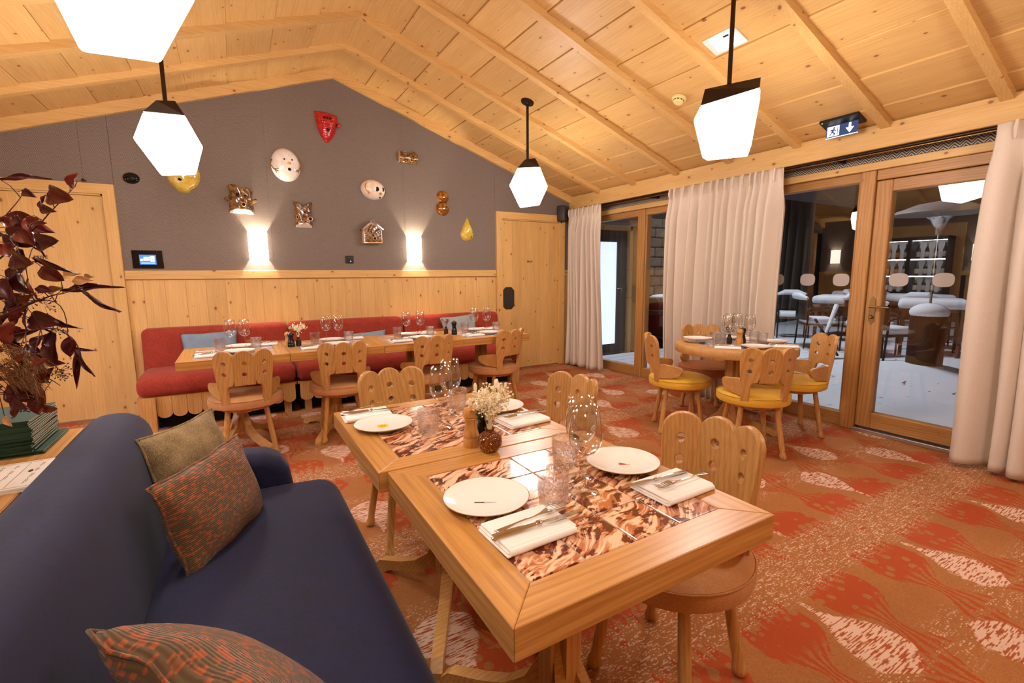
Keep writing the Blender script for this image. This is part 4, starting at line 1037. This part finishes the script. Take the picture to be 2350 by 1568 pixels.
# tree stump
def stump_mask(label, x, z, w, h, rot, horn=False, arms=False):
    t = mask(label, x, z, rot)
    def fn(u, v):
        a = PI + PI*u; zz = -h + 2*h*v; f = 1 + .05*math.sin(7*a+9*v)+.03*math.sin(15*v)
        top = (.006*math.sin(5*a) + (.05*abs(math.cos(a)) - .025 if horn else -.02*math.cos(a)))*(v**3)
        fl = 1 + .10*(1-v)**2 + (.16*v**3 if horn else .04*v)
        return (w*math.cos(a)*f*fl, w*.82*math.sin(a)*f, zz+top-.034*math.sin(a)*(1-v)**2)
    o = part('trunk', MB().grid(fn, 36, 18), 'glaze_brown', t, 'all'); md = o.modifiers.new('t', 'SOLIDIFY'); md.thickness = .008
    part('cut_face', MB().prism([(w*1.06*math.cos(PI+PI*i/18), w*.84*math.sin(PI+PI*i/18)) for i in range(19)], -h-.002, -h+.006).xf(Matrix(((1, 0, 0, 0), (0, 1, 0, 0), (0, -.034/(w*.84), 1, 0), (0, 0, 0, 1)))), 'glaze_white', t)
    return t
t = stump_mask('brown tree stump mask with two side knots', .137, 2.035, .098, .125, .02)
hole(t, -.03, .045, -.082, .017, .019); hole(t, .038, .038, -.078, .011); hole(t, .02, -.045, -.082, .015, .017, 'bisque', 'mouth')
for sx in (-1, 1): part('branch_stub', MB().tube([(sx*.08, -.03, -.02), (sx*.115, -.035, .0), (sx*.14, -.04, .012)], [.022, .018, .017], 10), 'glaze_brown', t, True)
part('nose', MB().ell((.028, -.088, .005), (.009, .014, .02), 10, 8), 'glaze_brown', t, 'all')
t = stump_mask('brown tree stump mask with a forked top', .70, 1.92, .076, .12, 0, True)
hole(t, .01, .03, -.068, .009); hole(t, .05, .028, -.055, .008); hole(t, .062, -.035, -.052, .018, .018, 'bisque', 'mouth'); hole(t, -.062, -.02, -.045, .010, .016, 'bisque', 'knot')
# lying log
t = mask('small brown log mask lying on its side', 1.86, 2.63, .04)
def lg(u, v):
    a = PI*u; xx = -.105+.21*v; f = 1+.04*math.sin(6*a+12*v); return (xx, -.062*math.sin(a)*f, .062*math.cos(a)*f)
part('trunk', MB().grid(lg, 24, 16), 'glaze_brown', t, 'all'); part('cut_face', MB().prism([(-.062*math.sin(PI*i/14), .062*math.cos(PI*i/14)) for i in range(15)], -.108, -.103, 'yz'), 'bisque', t)
hole(t, .03, -.028, -.058, .013, None, 'bisque', 'mouth'); hole(t, .045, .018, -.06, .008); hole(t, -.002, .022, -.06, .007); hole(t, -.045, .045, -.048, .010, None, 'bisque', 'knot'); hole(t, -.035, -.05, -.044, .011, None, 'bisque', 'knot')
part('twig', MB().tube([(.06, -.03, .045), (.075, -.04, .075)], [.012, .009], 8), 'glaze_brown', t, True)
# skull-like snow head
t = mask('pale snow-head mask with two big round eye holes', 1.445, 2.245, .12)
part('face', dome(egg(.135, .108, .0), .085), 'glaze_pale', t, 'all')
hole(t, .025, .0, -.081, .024, .027); hole(t, .092, .01, -.058, .019, .026); hole(t, .072, -.082, -.05, .013, .011, 'glaze_white', 'mouth')
part('nose', MB().lathe([(0, .045), (.006, .03), (.015, .004), (.013, 0), (0, 0)], 12).xf(Matrix.Rotation(PI/2, 4, 'X')), 'carrot', t, True, loc=(.072, -.066, -.04))
part('twig_arm', MB().tube([(-.085, -.06, .06), (-.10, -.055, .02), (-.085, -.06, -.03), (-.045, -.074, -.055)], [.006, .007, .006, .005], 7).tube([(-.07, -.066, -.04), (-.05, -.07, -.075)], [.005, .003], 6), 'carrot', t, True)
part('twig_arm', MB().tube([(.125, -.02, .04), (.138, -.02, -.01), (.12, -.03, -.05)], [.005, .006, .004], 7), 'glaze_brown', t, True)
# bird house
t = mask('brown house-shaped mask with a pitched roof', 1.395, 1.76, -.03)
part('house_body', MB().prism([(-.095, -.11), (.105, -.11), (.105, .04), (.005, .125), (-.095, .04)], -.085, 0, 'xz'), 'bisque', t)
m = MB().grid(lambda u, v: ((-.088+.186*u), -.089-.0035*math.sin(23*u+2)*math.sin(19*v)-.008*math.sin(PI*u)*math.sin(PI*v), -.10+(.135+.07*(1-abs(2*u-1)))*v), 22, 18); part('front', m, 'glaze_brown', t, 'all')
for sx in (-1, 1):
    R_ = Matrix.Translation((.005, 0, .135)) @ Matrix.Rotation(sx*math.radians(40.5), 4, 'Y')
    part('roof_panel', MB().box(0 if sx > 0 else -.155, .155 if sx > 0 else 0, -.105, 0, -.008, .008, R_), 'glaze_brown', t)
hole(t, .02, -.06, -.096, .016, .016, 'bisque', 'mouth'); hole(t, -.012, .01, -.099, .007); hole(t, .035, .01, -.099, .007)
part('nose', MB().ell((.012, -.101, -.018), (.008, .012, .014), 10, 8), 'glaze_brown', t, 'all')
# peanut
t = mask('glossy amber peanut-shaped mask of two round lobes', 2.275, 2.155, .0)
part('upper_lobe', dome(lambda a: (.078*math.cos(a), .078*math.sin(a)), .07), 'glaze_amber', t, 'all', loc=(.004, 0, .068)); part('lower_lobe', dome(lambda a: (.085*math.cos(a), .085*math.sin(a)), .075), 'glaze_amber', t, 'all', loc=(0, 0, -.068))
hole(t, -.002, .052, -.066, .007); hole(t, .042, .05, -.058, .007); hole(t, .022, -.055, -.071, .012, None, 'glaze_amber', 'mouth')
# drop
t = mask('pale yellow drop-shaped mask beside the right-hand door', 2.595, 1.83, .02)
def drop(a):
    s = math.sin(a); return (.088*math.cos(a)*(1 if s < 0 else (1-s)**.62), .085*s-.035 if s < 0 else .20*s-.035)
part('face', dome(drop, .075), 'glaze_yellow', t, 'all')
hole(t, .012, -.01, -.068, .0065, .011); hole(t, .052, -.012, -.055, .006, .010); hole(t, .032, -.065, -.055, .012, .014, 'glaze_yellow', 'mouth')
# lemon behind the lamp
t = mask('yellow lemon-shaped mask half hidden behind a pendant lamp', -.32, 2.24, .05)
part('face', dome(lambda a: (.135*math.cos(a), .145*math.sin(a)-(.02 if -2.0 < (a-2*PI if a > PI else a) < -1.2 else 0)), .09), 'glaze_yellow', t, 'all'); hole(t, -.02, -.06, -.082, .018, .014, 'glaze_yellow', 'mouth'); hole(t, -.03, .04, -.085, .012); hole(t, .04, .04, -.082, .012)

# ------------------------------------------------------------------ wall and ceiling fittings
t = thing('wall_speaker', 'small oval black fitting above the left door frame', 'fitting', (-.712, 0, 2.172)); part('housing', dome(egg(.062, .05, 0), .05), 'black_gloss', t, 'all'); part('lens', MB().ell((.008, -.05, -.006), (.022, .006, .018), 14, 8), 'dark_metal', t, 'all')
t = thing('touch_panel', 'black touch panel with a lit blue screen beside the left door', 'panel', (-.656, 0, 1.452))
part('bezel', bevbox(-.116, .116, -.014, 0, -.082, .082, .003), 'black_gloss', t)
emit('screen_blue', '#3f8cff', 1.2, '#101820'); emit('screen_white', '#d8ecff', 2.2)
scn = part('screen', MB().box(-.062, .062, -.0155, -.014, -.048, .042), 'screen_blue', t)
part('window_icon', MB().box(-.03, .015, -.0165, -.0155, -.012, .022).box(.02, .05, -.0165, -.0155, -.02, .03).box(-.055, -.035, -.0165, -.0155, -.015, .005).box(-.05, .05, -.0165, -.0155, -.036, -.031), 'screen_white', scn)
part('divider', MB().box(.070, .072, -.0155, -.014, -.07, .07), 'dark_metal', t)
t = thing('wall_switch', 'small black double wall switch above the rail', 'switch', (1.148, 0, 1.468)); part('plate', bevbox(-.045, .045, -.01, 0, -.042, .042, .003), 'black', t); part('rocker', bevbox(-.03, .03, -.015, -.009, .004, .034, .002), 'black_gloss', t); part('socket', bevbox(-.03, .03, -.014, -.009, -.034, -.004, .002), 'black_gloss', t); part('mark', MB().box(.004, .016, -.0155, -.014, -.024, -.014), 'white_plastic', t)
t = thing('corner_loudspeaker', 'dark loudspeaker mounted in the corner over the right-hand door', 'loudspeaker', (4.03, -.075, 2.01)); link('cabinet', rbox(.135, .125, .215, .02, 3), 'dark_leather', t, loc=(0, 0, .11), rot=(0, 0, .5)); part('bracket', MB().tube([(0, .03, .0), (.02, .09, -.03), (.05, .13, -.03)], .012, 8), 'black', t, True)
nrmR = math.atan(SL)
def on_slope(nm, label, cat, x, y, rz=0):
    t = thing(nm, label, cat, (x, y, zc(x, .050))); t.rotation_euler = (0, nrmR, 0); return t
t = on_slope('smoke_detector', 'cream round smoke detector on the ceiling', 'smoke detector', 3.25, -2.71)
part('base', MB().lathe([(0, 0), (.058, 0), (.058, -.014), (.05, -.018), (0, -.018)], 30), 'cream_plastic', t, True)
part('chamber', MB().lathe([(0, -.018), (.042, -.018), (.042, -.032), (.034, -.04), (.0, -.043)], 30), 'cream_plastic', t, True)
vm = MB()
for k in range(10): vm.box(.039, .0435, -.007, .007, -.030, -.021, Matrix.Rotation(k*PI/5, 4, 'Z'))
part('vents', vm, 'black', t)
t = on_slope('emergency_light', 'square white recessed emergency light in the ceiling, glowing blue-white', 'emergency light', 2.928, -3.35)
part('frame', MB().prism([(-.082, -.118), (.082, -.118), (.082, .118), (-.082, .118)], -.008, 0), 'white_plastic', t)
ln = part('lens', MB().box(-.06, .06, -.095, .075, -.011, -.008), 'emergency_lens', t); part('status_led', MB().ell((.045, .085, -.009), (.004, .004, .002), 8, 6), 'led', t, 'all'); part('driver_mark', MB().box(-.05, -.035, -.06, -.02, -.0125, -.011), 'ink', ln)
t = on_slope('exit_sign', 'hanging exit sign with running figure and down arrow', 'exit sign', 4.06, -3.56)
part('housing', bevbox(-.065, .065, -.135, .135, -.022, 0, .003), 'black', t); part('status_led', MB().ell((-.055, .115, -.022), (.004, .004, .002), 8, 6), 'led', t, 'all')
emit('exit_blue', '#1f4f8f', .55, '#0b1c30'); emit('exit_white', '#e6f2ff', 1.8)
pn = part('panel', MB().box(-.004, .004, -.135, .135, -.135, -.02), 'exit_blue', t); pn.scale = (.8, .8, .8); pn.rotation_euler = (0, -nrmR, 0)
xs_ = -.0052
def pic(nm, loops): 
    m = MB()
    for lp in loops: m.prism([(-p[0], p[1]) for p in lp], xs_-.0012, xs_, 'yz')
    part(nm, m, 'exit_white', pn)
pic('arrow', [[(.06, -.035), (.08, -.035), (.08, -.075), (.105, -.075), (.07, -.122), (.035, -.075), (.06, -.075)]])
pic('door_pictogram', [[(-.125, -.035), (-.02, -.035), (-.02, -.125), (-.125, -.125)]])
fg = MB()
for lp in [circ(-.066, -.052, .009, 12), [(-.092, -.062), (-.062, -.062), (-.044, -.080), (-.051, -.085), (-.064, -.074), (-.070, -.088), (-.052, -.100), (-.060, -.122), (-.069, -.119), (-.065, -.105), (-.082, -.094), (-.093, -.113), (-.108, -.111), (-.107, -.104), (-.096, -.103), (-.083, -.075), (-.094, -.080), (-.101, -.076)], [(-.036, -.048), (-.030, -.048), (-.030, -.120), (-.036, -.120)]]: fg.prism([(-q_[0], q_[1]) for q_ in lp], xs_-.0022, xs_-.0012, 'yz')
part('running_figure', fg, 'exit_blue', pn)
part('edge_strip', MB().box(-.005, .005, -.137, .137, -.139, -.135), 'exit_white', pn)

# ------------------------------------------------------------------ dried foliage arrangement on the sideboard
def at(u, v, y):
    d = fw + rr*((u-1175)/FPX) + uu*((784-v)/FPX); k = (y-CP.y)/d.y; return CP + d*k
VB = Vector((-.93, -3.60, BT))
t = thing('ceramic_vase', 'tall dark vase of red foliage at the left edge', 'vase', VB); part('body', MB().lathe([(0, 0), (.06, 0), (.075, .03), (.085, .10), (.07, .17), (.045, .21), (.05, .23), (.044, .23), (.04, .21), (0, .19)], 28), 'dark_leather', t, True)
FO = thing('foliage_arrangement', 'dried burgundy eucalyptus and pampas grass at the left edge', 'foliage', VB)
rnd = random.Random(11)
def leaf_mesh(kind):
    def w(u):
        if kind == 'round': return .43*max(0, 1-(2*u-1)**2)**.5*(1.08-.3*u)
        if kind == 'oval': return .30*math.sin(PI*u**.85)
        return .09*math.sin(PI*u**.8)
    def fn(u, v):
        s = 2*v-1; bend = .18*u*u if kind != 'lance' else .35*u*u
        return (u-.12*bend, s*w(u)*(1-.25*abs(s)*u), -bend + .45*abs(s)**1.5*w(u) + .05*math.sin(8*u+4*s))
    return MB().grid(fn, 11, 7).mesh('leaf_'+kind, 'all')
LM = {k: leaf_mesh(k) for k in ('round', 'oval', 'lance')}
LMM = {}
def leaf(u, v, ang, L, kind, mat, y=None, tw=None, pt=None):
    y = y if y is not None else rnd.uniform(-3.92, -3.62)
    p = at(u, v, y); dep = (p-CP).dot(fw); Lm = L*.92/FPX*dep
    a = math.radians(ang); tw = rnd.uniform(-.9, .9) if tw is None else tw
    X_ = (rr*math.cos(a)+uu*math.sin(a)+fw*rnd.uniform(-.35, .35)).normalized()
    N_ = (-fw + uu*.3*rnd.uniform(-1, 1) + rr*tw*.8); N_ = (N_-X_*N_.dot(X_)).normalized(); Y_ = N_.cross(X_)
    if (kind, mat) not in LMM: me = LM[kind].copy(); me.materials.append(M[mat]); LMM[(kind, mat)] = me
    o = link('leaf', LMM[(kind, mat)], None, FO)
    o.matrix_local = Matrix.Translation(p-VB) @ Matrix((X_, Y_, N_)).transposed().to_4x4() @ Matrix.Diagonal((Lm, Lm, Lm, 1))
    return p
mouth = VB + Vector((0, 0, .21))
stems = MB()
def stem(pts, r=.0022):
    n = 7; P3 = []
    for i in range(len(pts)-1):
        for k in range(4): f = k/4; P3.append(pts[i].lerp(pts[i+1], f))
    P3.append(pts[-1]); stems.tube(P3, [r*(1-.6*i/len(P3)) for i in range(len(P3))], 5)
W_, R_, T_ = 'wine_leaf', 'rust_leaf', 'tan_leaf'
EX = [(0, 412, 18, 95, 'lance', W_), (163, 432, 62, 42, 'round', R_), (186, 412, -20, 18, 'oval', R_), (110, 447, -12, 68, 'round', R_), (96, 482, 105, 46, 'oval', W_), (50, 437, -25, 42, 'oval', W_), (92, 480, -10, 45, 'oval', W_), (0, 500, -15, 105, 'oval', R_), (35, 528, -32, 75, 'oval', R_), (66, 520, 12, 50, 'oval', R_),
      (30, 610, -80, 78, 'round', W_), (25, 595, -12, 62, 'round', W_), (75, 592, -22, 98, 'lance', W_), (140, 668, 12, 125, 'lance', W_), (186, 664, -52, 92, 'lance', W_), (140, 640, 28, 42, 'oval', T_), (165, 646, 8, 42, 'oval', T_), (190, 640, 12, 32, 'oval', T_), (110, 672, 20, 40, 'oval', T_),
      (10, 710, 10, 55, 'round', W_), (65, 735, -5, 66, 'round', W_), (105, 722, -40, 40, 'oval', R_), (10, 768, 25, 40, 'round', R_), (28, 745, 60, 36, 'round', R_), (100, 790, -75, 60, 'oval', W_), (120, 760, -80, 70, 'oval', W_), (160, 772, -100, 58, 'oval', W_), (172, 800, -65, 80, 'lance', W_), (180, 795, -80, 105, 'lance', W_), (60, 790, -60, 62, 'oval', W_), (75, 836, -40, 46, 'round', W_), (90, 880, 50, 52, 'oval', W_), (10, 900, -10, 66, 'round', W_), (25, 920, -20, 56, 'oval', W_), (82, 905, -95, 60, 'oval', R_), (10, 955, -60, 32, 'oval', T_),
      (120, 742, -8, 75, 'lance', W_), (150, 795, -15, 62, 'lance', W_), (60, 560, 20, 40, 'oval', R_), (5, 640, -60, 60, 'round', W_), (0, 560, -40, 60, 'oval', R_), (45, 700, 35, 45, 'oval', R_)]
BR = [([(40, 560), (120, 482), (172, 428)], -3.72), ([(-10, 520), (50, 450)], -3.66), ([(60, 702), (150, 672), (205, 655)], -3.78), ([(60, 762), (160, 772), (190, 830)], -3.84), ([(50, 842), (110, 868), (138, 885)], -3.70), ([(10, 650), (60, 604), (110, 604)], -3.88), ([(40, 905), (84, 930)], -3.80), ([(-60, 600), (0, 505)], -3.60), ([(0, 735), (70, 730), (120, 742)], -3.68), ([(-70, 820), (20, 800)], -3.62), ([(90, 690), (160, 790)], -3.75)]
brp = []
def curve3(P, n=26):
    out = []
    for i in range(n+1):
        t_ = i/n*(len(P)-1); k = min(int(t_), len(P)-2); f = t_-k
        p0, p1, p2, p3 = P[max(k-1, 0)], P[k], P[k+1], P[min(k+2, len(P)-1)]
        out.append(.5*((2*p1)+(p2-p0)*f+(2*p0-5*p1+4*p2-p3)*f*f+(3*p1-p0-3*p2+p3)*f**3))
    return out
for pxs, y in BR:
    P3 = [mouth+Vector((rnd.uniform(-.02, .02), rnd.uniform(-.02, .02), -.08)), mouth+Vector((.03, 0, .05))] + [at(u, v, y+rnd.uniform(-.02, .02)) for u, v in pxs]
    cv = curve3(P3); stems.tube(cv, [.003*(1-.7*i/len(cv)) for i in range(len(cv))], 6); brp += cv[8:]
def petiole(p):
    q_ = min(brp, key=lambda b: (b-p).length+max(0, (b-p).dot(rr))*.6); m_ = (p+q_)/2+Vector((0, 0, .008)); stems.tube([q_, m_, p], [.0013, .0011, .0009], 5)
for e in EX:
    b_ = min(BR, key=lambda b: min(math.hypot(e[0]-u, e[1]-v) for u, v in b[0])); petiole(leaf(*e, y=b_[1]+rnd.uniform(-.03, .03)))
for i in range(84):
    b_ = rnd.choice(BR); u = rnd.uniform(-110, 105); v = rnd.uniform(490, 940)
    petiole(leaf(u, v, rnd.uniform(-110, 70), rnd.uniform(30, 62), rnd.choice(['oval', 'oval', 'round', 'lance']), rnd.choice([W_, W_, R_]), b_[1]+rnd.uniform(-.05, .05)))
part('stems', MB().add([Vector(v)-VB for v in stems.v], stems.f), 'stem_wine', FO, 'all')
be = MB()
for cu_, cv_, n_ in ((75, 690, 26), (55, 680, 20), (140, 762, 18), (135, 858, 26), (145, 850, 14), (60, 935, 18), (40, 790, 20), (110, 700, 14)):
    y = rnd.uniform(-3.85, -3.65); c0 = at(cu_, cv_, y)-VB
    for k in range(n_):
        c1 = c0+Vector((rnd.gauss(0, .014), rnd.gauss(0, .012), rnd.gauss(0, .012))); be.ell(c1, (.0022,)*3, 6, 4); be.tube([c0+(c1-c0)*.2+Vector((-.006, 0, 0)), c1], .0005, 4)
part('berries', be, 'berry', FO)['kind'] = 'stuff'
pa = MB()
for cu_, cv_, a0, L0 in ((0, 790, -25, 120), (10, 830, -35, 120), (-10, 850, -20, 110), (20, 800, -45, 120)):
    base_ = at(cu_, cv_, -3.80)-VB
    for k in range(150):
        f = rnd.random(); a = math.radians(a0+rnd.uniform(-22, 22)-f*18); s = base_ + (rr*math.cos(math.radians(a0))+uu*math.sin(math.radians(a0)))*(.0009*L0*f) + Vector((rnd.gauss(0, .006), rnd.gauss(0, .012), rnd.gauss(0, .008)))
        d_ = (rr*math.cos(a)+uu*math.sin(a)+fw*rnd.uniform(-.4, .4))*rnd.uniform(.02, .045)
        pa.tube([s, s+d_*.5+Vector((0, 0, .003)), s+d_+Vector((0, 0, -.004))], [.0009, .0008, .0003], 3, False)
part('pampas_plumes', pa, 'pampas', FO)['kind'] = 'stuff'

# ------------------------------------------------------------------ wine cabinet on the left wall (reflected in the glazing)
wc = thing('wine_cabinet', 'lit wine cabinet on the left wall, seen reflected in the glass', 'cabinet', (XL, -1.65, 0))
part('carcass', MB().box(-.03, .30, -.55, -.53, .90, 1.9).box(-.03, .30, .53, .55, .90, 1.9).box(-.03, .30, -.55, .55, 1.84, 1.9).box(-.03, .30, -.55, .55, .88, .92), 'black', wc)
part('back_panel', MB().box(-.03, -.015, -.53, .53, .92, 1.84), 'cabinet_back', wc); part('post', MB().box(-.015, .30, -.03, .03, .92, 1.84), 'black', wc)
part('base_unit', MB().box(-.03, .30, -.55, .55, 0, .88), 'oak_z', wc)
for a, b in ((-.53, -.03), (.03, .53)): part('under_light', MB().box(.20, .26, a, b, 1.834, 1.84), 'shelf_light', wc)
for z in (1.215, 1.515):
    for a, b in ((-.53, -.03), (.03, .53)): part('shelf', MB().box(-.015, .28, a, b, z-.012, z), 'black', wc); part('shelf_strip', MB().box(.28, .286, a, b, z-.010, z-.002), 'shelf_light', wc); part('under_light', MB().box(.20, .26, a, b, z-.018, z-.012), 'shelf_light', wc)
def wbottle(label, loc, lm, fm):
    t = thing('wine_bottle', label, 'bottle', loc, 0, 'bottles in the wine cabinet')
    part('bottle_glass', MB().lathe([(0, 0), (.030, 0), (.032, .004), (.032, .145), (.028, .172), (.016, .205), (.0145, .22), (.0145, .27), (0, .27)], 16), 'wine_green', t, True)
    part('label', MB().lathe([(.0325, .035), (.0325, .125)], 16), lm, t, True); part('capsule', MB().lathe([(.0155, .225), (.0155, .275), (0, .275)], 12), fm, t, True); return t
pb = {}
sh = ['bottom', 'middle', 'top']; od = ['first', 'second', 'third', 'fourth']
for si, z in enumerate((.921, 1.216, 1.516)):
    for bi_, b0 in enumerate((.03, -.53)):
        for k in range(4):
            key = ('label_orange' if (si == 1 and bi_ == 0 and k < 3) or (si == 2 and bi_ == 0 and k == 2) else 'label_white', 'gold_foil' if (k+si) % 3 == 0 else 'cork_black')
            lb = 'wine bottle, %s from the corner on the %s shelf, %s half of the cabinet' % (od[k], sh[si], 'corner' if bi_ == 0 else 'sofa')
            loc = (XL+.15, -1.65+b0+.5-.06-k*.125, z)
            if key in pb: dup(pb[key], loc, 0, lb)
            else: pb[key] = wbottle(lb, loc, *key)

# ------------------------------------------------------------------ terrace outside
def snow_g(u, v):
    x = 4.47+13*u; y = -10+12*v; bump = .05*math.sin(1.9*x+1.3*y)*math.sin(1.1*y-.7*x)*min(1, (x-4.4)/2)
    d = math.hypot(x-7.8, y+2.97); bump += .13*math.exp(-(d/.5)**2)
    return (x, y, -.03+bump*.8)
struct(part('terrace_ground', MB().grid(snow_g, 80, 70), 'trodden_snow', None, 'all'))
dk = thing('terrace_deck', 'snow-dusted wooden deck outside the first window', 'deck', (4.50, -1.0, 0))
plain('deck_wood', '#c9ced6', .85)
for k in range(9): part('deck_board', MB().box(.0, 1.75, -.85+k*.21, -.85+k*.21+.2, -.02, .03), 'deck_wood', dk)
ww = struct(part('wall_wing', MB().box(4.47, 5.78, .22, .32, 0, 2.6), 'larch_z'))
part('fascia', MB().box(4.47, 5.78, .10, .22, 2.06, 2.5), 'rust_wood', ww); part('ledge', MB().box(4.47, 5.78, .05, .22, 2.03, 2.07), 'aluminium', ww)
part('jamb', MB().box(5.46, 5.52, .08, .22, 0, 2.03), 'pine_z', ww); part('head', MB().box(4.47, 5.52, .08, .22, 1.96, 2.03), 'pine_x', ww)
d4 = struct(bpy.data.objects.new('door_4', None)); C.objects.link(d4); d4.location = (4.55, .14, 0)
plain('brown_frame', '#35251f', .5)
part('stile', MB().box(.70, .90, 0, .05, .04, 1.95), 'brown_frame', d4); part('stile', MB().box(0, .12, 0, .05, .04, 1.95), 'brown_frame', d4); part('rail', MB().box(.12, .70, 0, .05, .04, .18), 'brown_frame', d4); part('rail', MB().box(.12, .70, 0, .05, 1.78, 1.95), 'brown_frame', d4)
part('frosted_pane', MB().box(.12, .70, .015, .035, .18, 1.78), 'frosted_lit', d4); part('handle', MB().tube([(.78, -.03, .98), (.78, -.03, 1.06), (.70, -.03, 1.06)], .009, 8), 'steel', d4, True)
for z in (.25, 1.0, 1.7): part('hinge', MB().box(.90, .93, -.02, .0, z, z+.1), 'aluminium', d4)
struct(part('wall_chalet', MB().box(16.5, 16.7, -10, 2, -.1, 4.5), 'rust_wood'))
sw_ = struct(part('wall_stone', MB().box(5.78, 18, 1.9, 2.1, -.1, 3.2), 'dark_void'))
sme = rbox(.40, .10, .19, .02, 1, smooth=False); sme.materials.append(M['stone'])
for r_ in range(12):
    for k in range(8): link('stone_block', sme, None, sw_, loc=(6.0+k*.42+(r_ % 2)*.2, 1.87, .1+r_*.205))
pil = struct(part('wall_pillar', MB().box(5.80, 5.95, .30, 1.8, -.1, 2.6), 'stone'))
t = thing('grill_cart', 'dark grill cart outside behind the window', 'cart', (6.62, .40, -.02)); part('cabinet', MB().box(-.25, .25, -.25, .25, .05, .62), 'dark_metal', t); part('shelf', MB().box(-.45, .45, -.3, .3, .62, .68), 'anthracite', t); part('hood', MB().tube([(-.3, 0, .74), (.3, 0, .74)], .17, 18), 'brown_frame', t, True); part('apron', MB().box(-.42, .42, -.31, -.29, .42, .6), 'anthracite', t); part('wheel', MB().tube([(.22, -.3, .08), (.22, -.26, .08)], .09, 20), 'black', t, True); part('wheel', MB().tube([(-.22, -.3, .08), (-.22, -.26, .08)], .09, 20), 'black', t, True); part('snow_cap', MB().ell((0, 0, .9), (.34, .16, .05), 18, 8), 'snow', t, 'all')
plain('heater_dome', '#7d746c', .6)
t = thing('patio_heater', 'patio heater with a wide dome on the snowy terrace', 'heater', (7.8, -2.97, -.03))
part('tank_housing', MB().lathe([(0, 0), (.19, 0), (.19, .75), (.17, .78), (0, .78)], 32), 'dark_metal', t, True); part('snow_cap', MB().ell((0, 0, .79), (.205, .205, .12), 24, 12), 'snow', t, 'all')
part('pole', MB().tube([(0, 0, .78), (0, 0, 1.85)], .014, 12), 'steel', t, True); part('burner', MB().lathe([(.04, 1.78), (.05, 1.85), (.10, 1.97), (.14, 2.0), (0, 2.0)], 20), 'steel', t, True)
part('reflector', MB().lathe([(.02, 2.20), (.25, 2.16), (.45, 2.08), (.5, 2.04), (.495, 2.045), (.44, 2.09), (.2, 2.14), (0, 2.17)], 40), 'heater_dome', t, True); part('handle_bar', MB().tube([(-.2, -.2, .62), (-.24, -.27, .62), (-.1, -.3, .62)], .012, 8), 'dark_metal', t, True)
def oarm(label, loc, rz):
    t = thing('terrace_armchair', label, 'chair', loc, rz, 'snow-covered chairs on the terrace')
    for sx in (-1, 1):
        part('side_frame', MB().tube([(sx*.27, .25, 0), (sx*.27, .24, .62), (sx*.27, .18, .66), (sx*.27, -.15, .66), (sx*.27, -.22, .62), (sx*.27, -.26, 0)], .014, 8), 'dark_metal', t, True)
    part('seat', MB().box(-.25, .25, -.24, .24, .40, .43), 'rust_wood', t); part('snow_seat', rbox(.5, .46, .12, .05, 3), 'snow', t, loc=(0, 0, .48))
    part('backrest', MB().grid(lambda u, v: (-.27+.54*u, -.24-.10*math.sin(PI*u), .5+.36*v), 14, 4), 'dark_metal', t, 'all').modifiers.new('t', 'SOLIDIFY').thickness = .02
    part('snow_back', MB().tube([(-.26, -.25, .87), (-.12, -.34, .91), (.12, -.34, .91), (.26, -.25, .87)], [.03, .06, .06, .03], 10), 'snow', t, True); return t
oc = [(9.8, -.1, 'snowy terrace chair farthest left through the third window'), (8.9, -1.05, 'snowy terrace chair in front of the left snowy table'), (8.9, -1.85, 'snowy terrace chair beside the tilted trestle'), (8.2, -2.35, 'snowy terrace chair left of the patio heater'), (9.5, -3.35, 'snowy terrace chair right of the patio heater'), (10.6, -2.0, 'snowy terrace chair behind the patio heater'), (11.2, -.8, 'snowy terrace chair deep in the middle of the terrace'), (10.9, -3.5, 'snowy terrace chair deep at the right of the terrace')]
o0 = None
for i, (x, y, l) in enumerate(oc):
    if not o0: o0 = oarm(l, (x, y, -.03), 2.2)
    else: dup(o0, (x, y, -.03), 2.2+(i*1.7) % 3, l)
def otab(label, loc):
    t = thing('terrace_table', label, 'table', loc, .3, 'snow-covered tables on the terrace')
    part('top', MB().box(-.4, .4, -.4, .4, .70, .74), 'rust_wood', t); part('snow_top', rbox(.84, .84, .16, .07, 3), 'snow', t, loc=(0, 0, .81))
    for sx in (-1, 1):
        for sy in (-1, 1): part('leg', MB().box(sx*.34-.025, sx*.34+.025, sy*.34-.025, sy*.34+.025, 0, .70), 'rust_wood', t)
    return t
ot = otab('snow-topped terrace table at the left of the third window', (9.9, -.95, -.03))
for x, y, l in ((9.6, -2.4, 'snow-topped terrace table behind the patio heater'), (11.4, -1.6, 'snow-topped terrace table deep in the middle'), (11.6, -2.9, 'snow-topped terrace table deep at the right'), (12.3, -.2, 'snow-topped terrace table deep at the left')): dup(ot, (x, y, -.03), .2*x, l)
t = thing('folded_trestle', 'tilted folding trestle standing in the snow', 'trestle', (7.9, -1.75, -.02))
part('beam', MB().box(-.35, .35, -.06, .06, .32, .38), 'dark_metal', t); part('strut', MB().tube([(-.3, 0, 0), (.35, .1, .75)], .018, 8), 'dark_metal', t, True); part('strut', MB().tube([(.3, 0, 0), (-.25, .1, .6)], .018, 8), 'dark_metal', t, True); part('snow_ridge', MB().tube([(-.1, .04, .26), (.35, .1, .79)], [.02, .035], 8), 'snow', t, True)
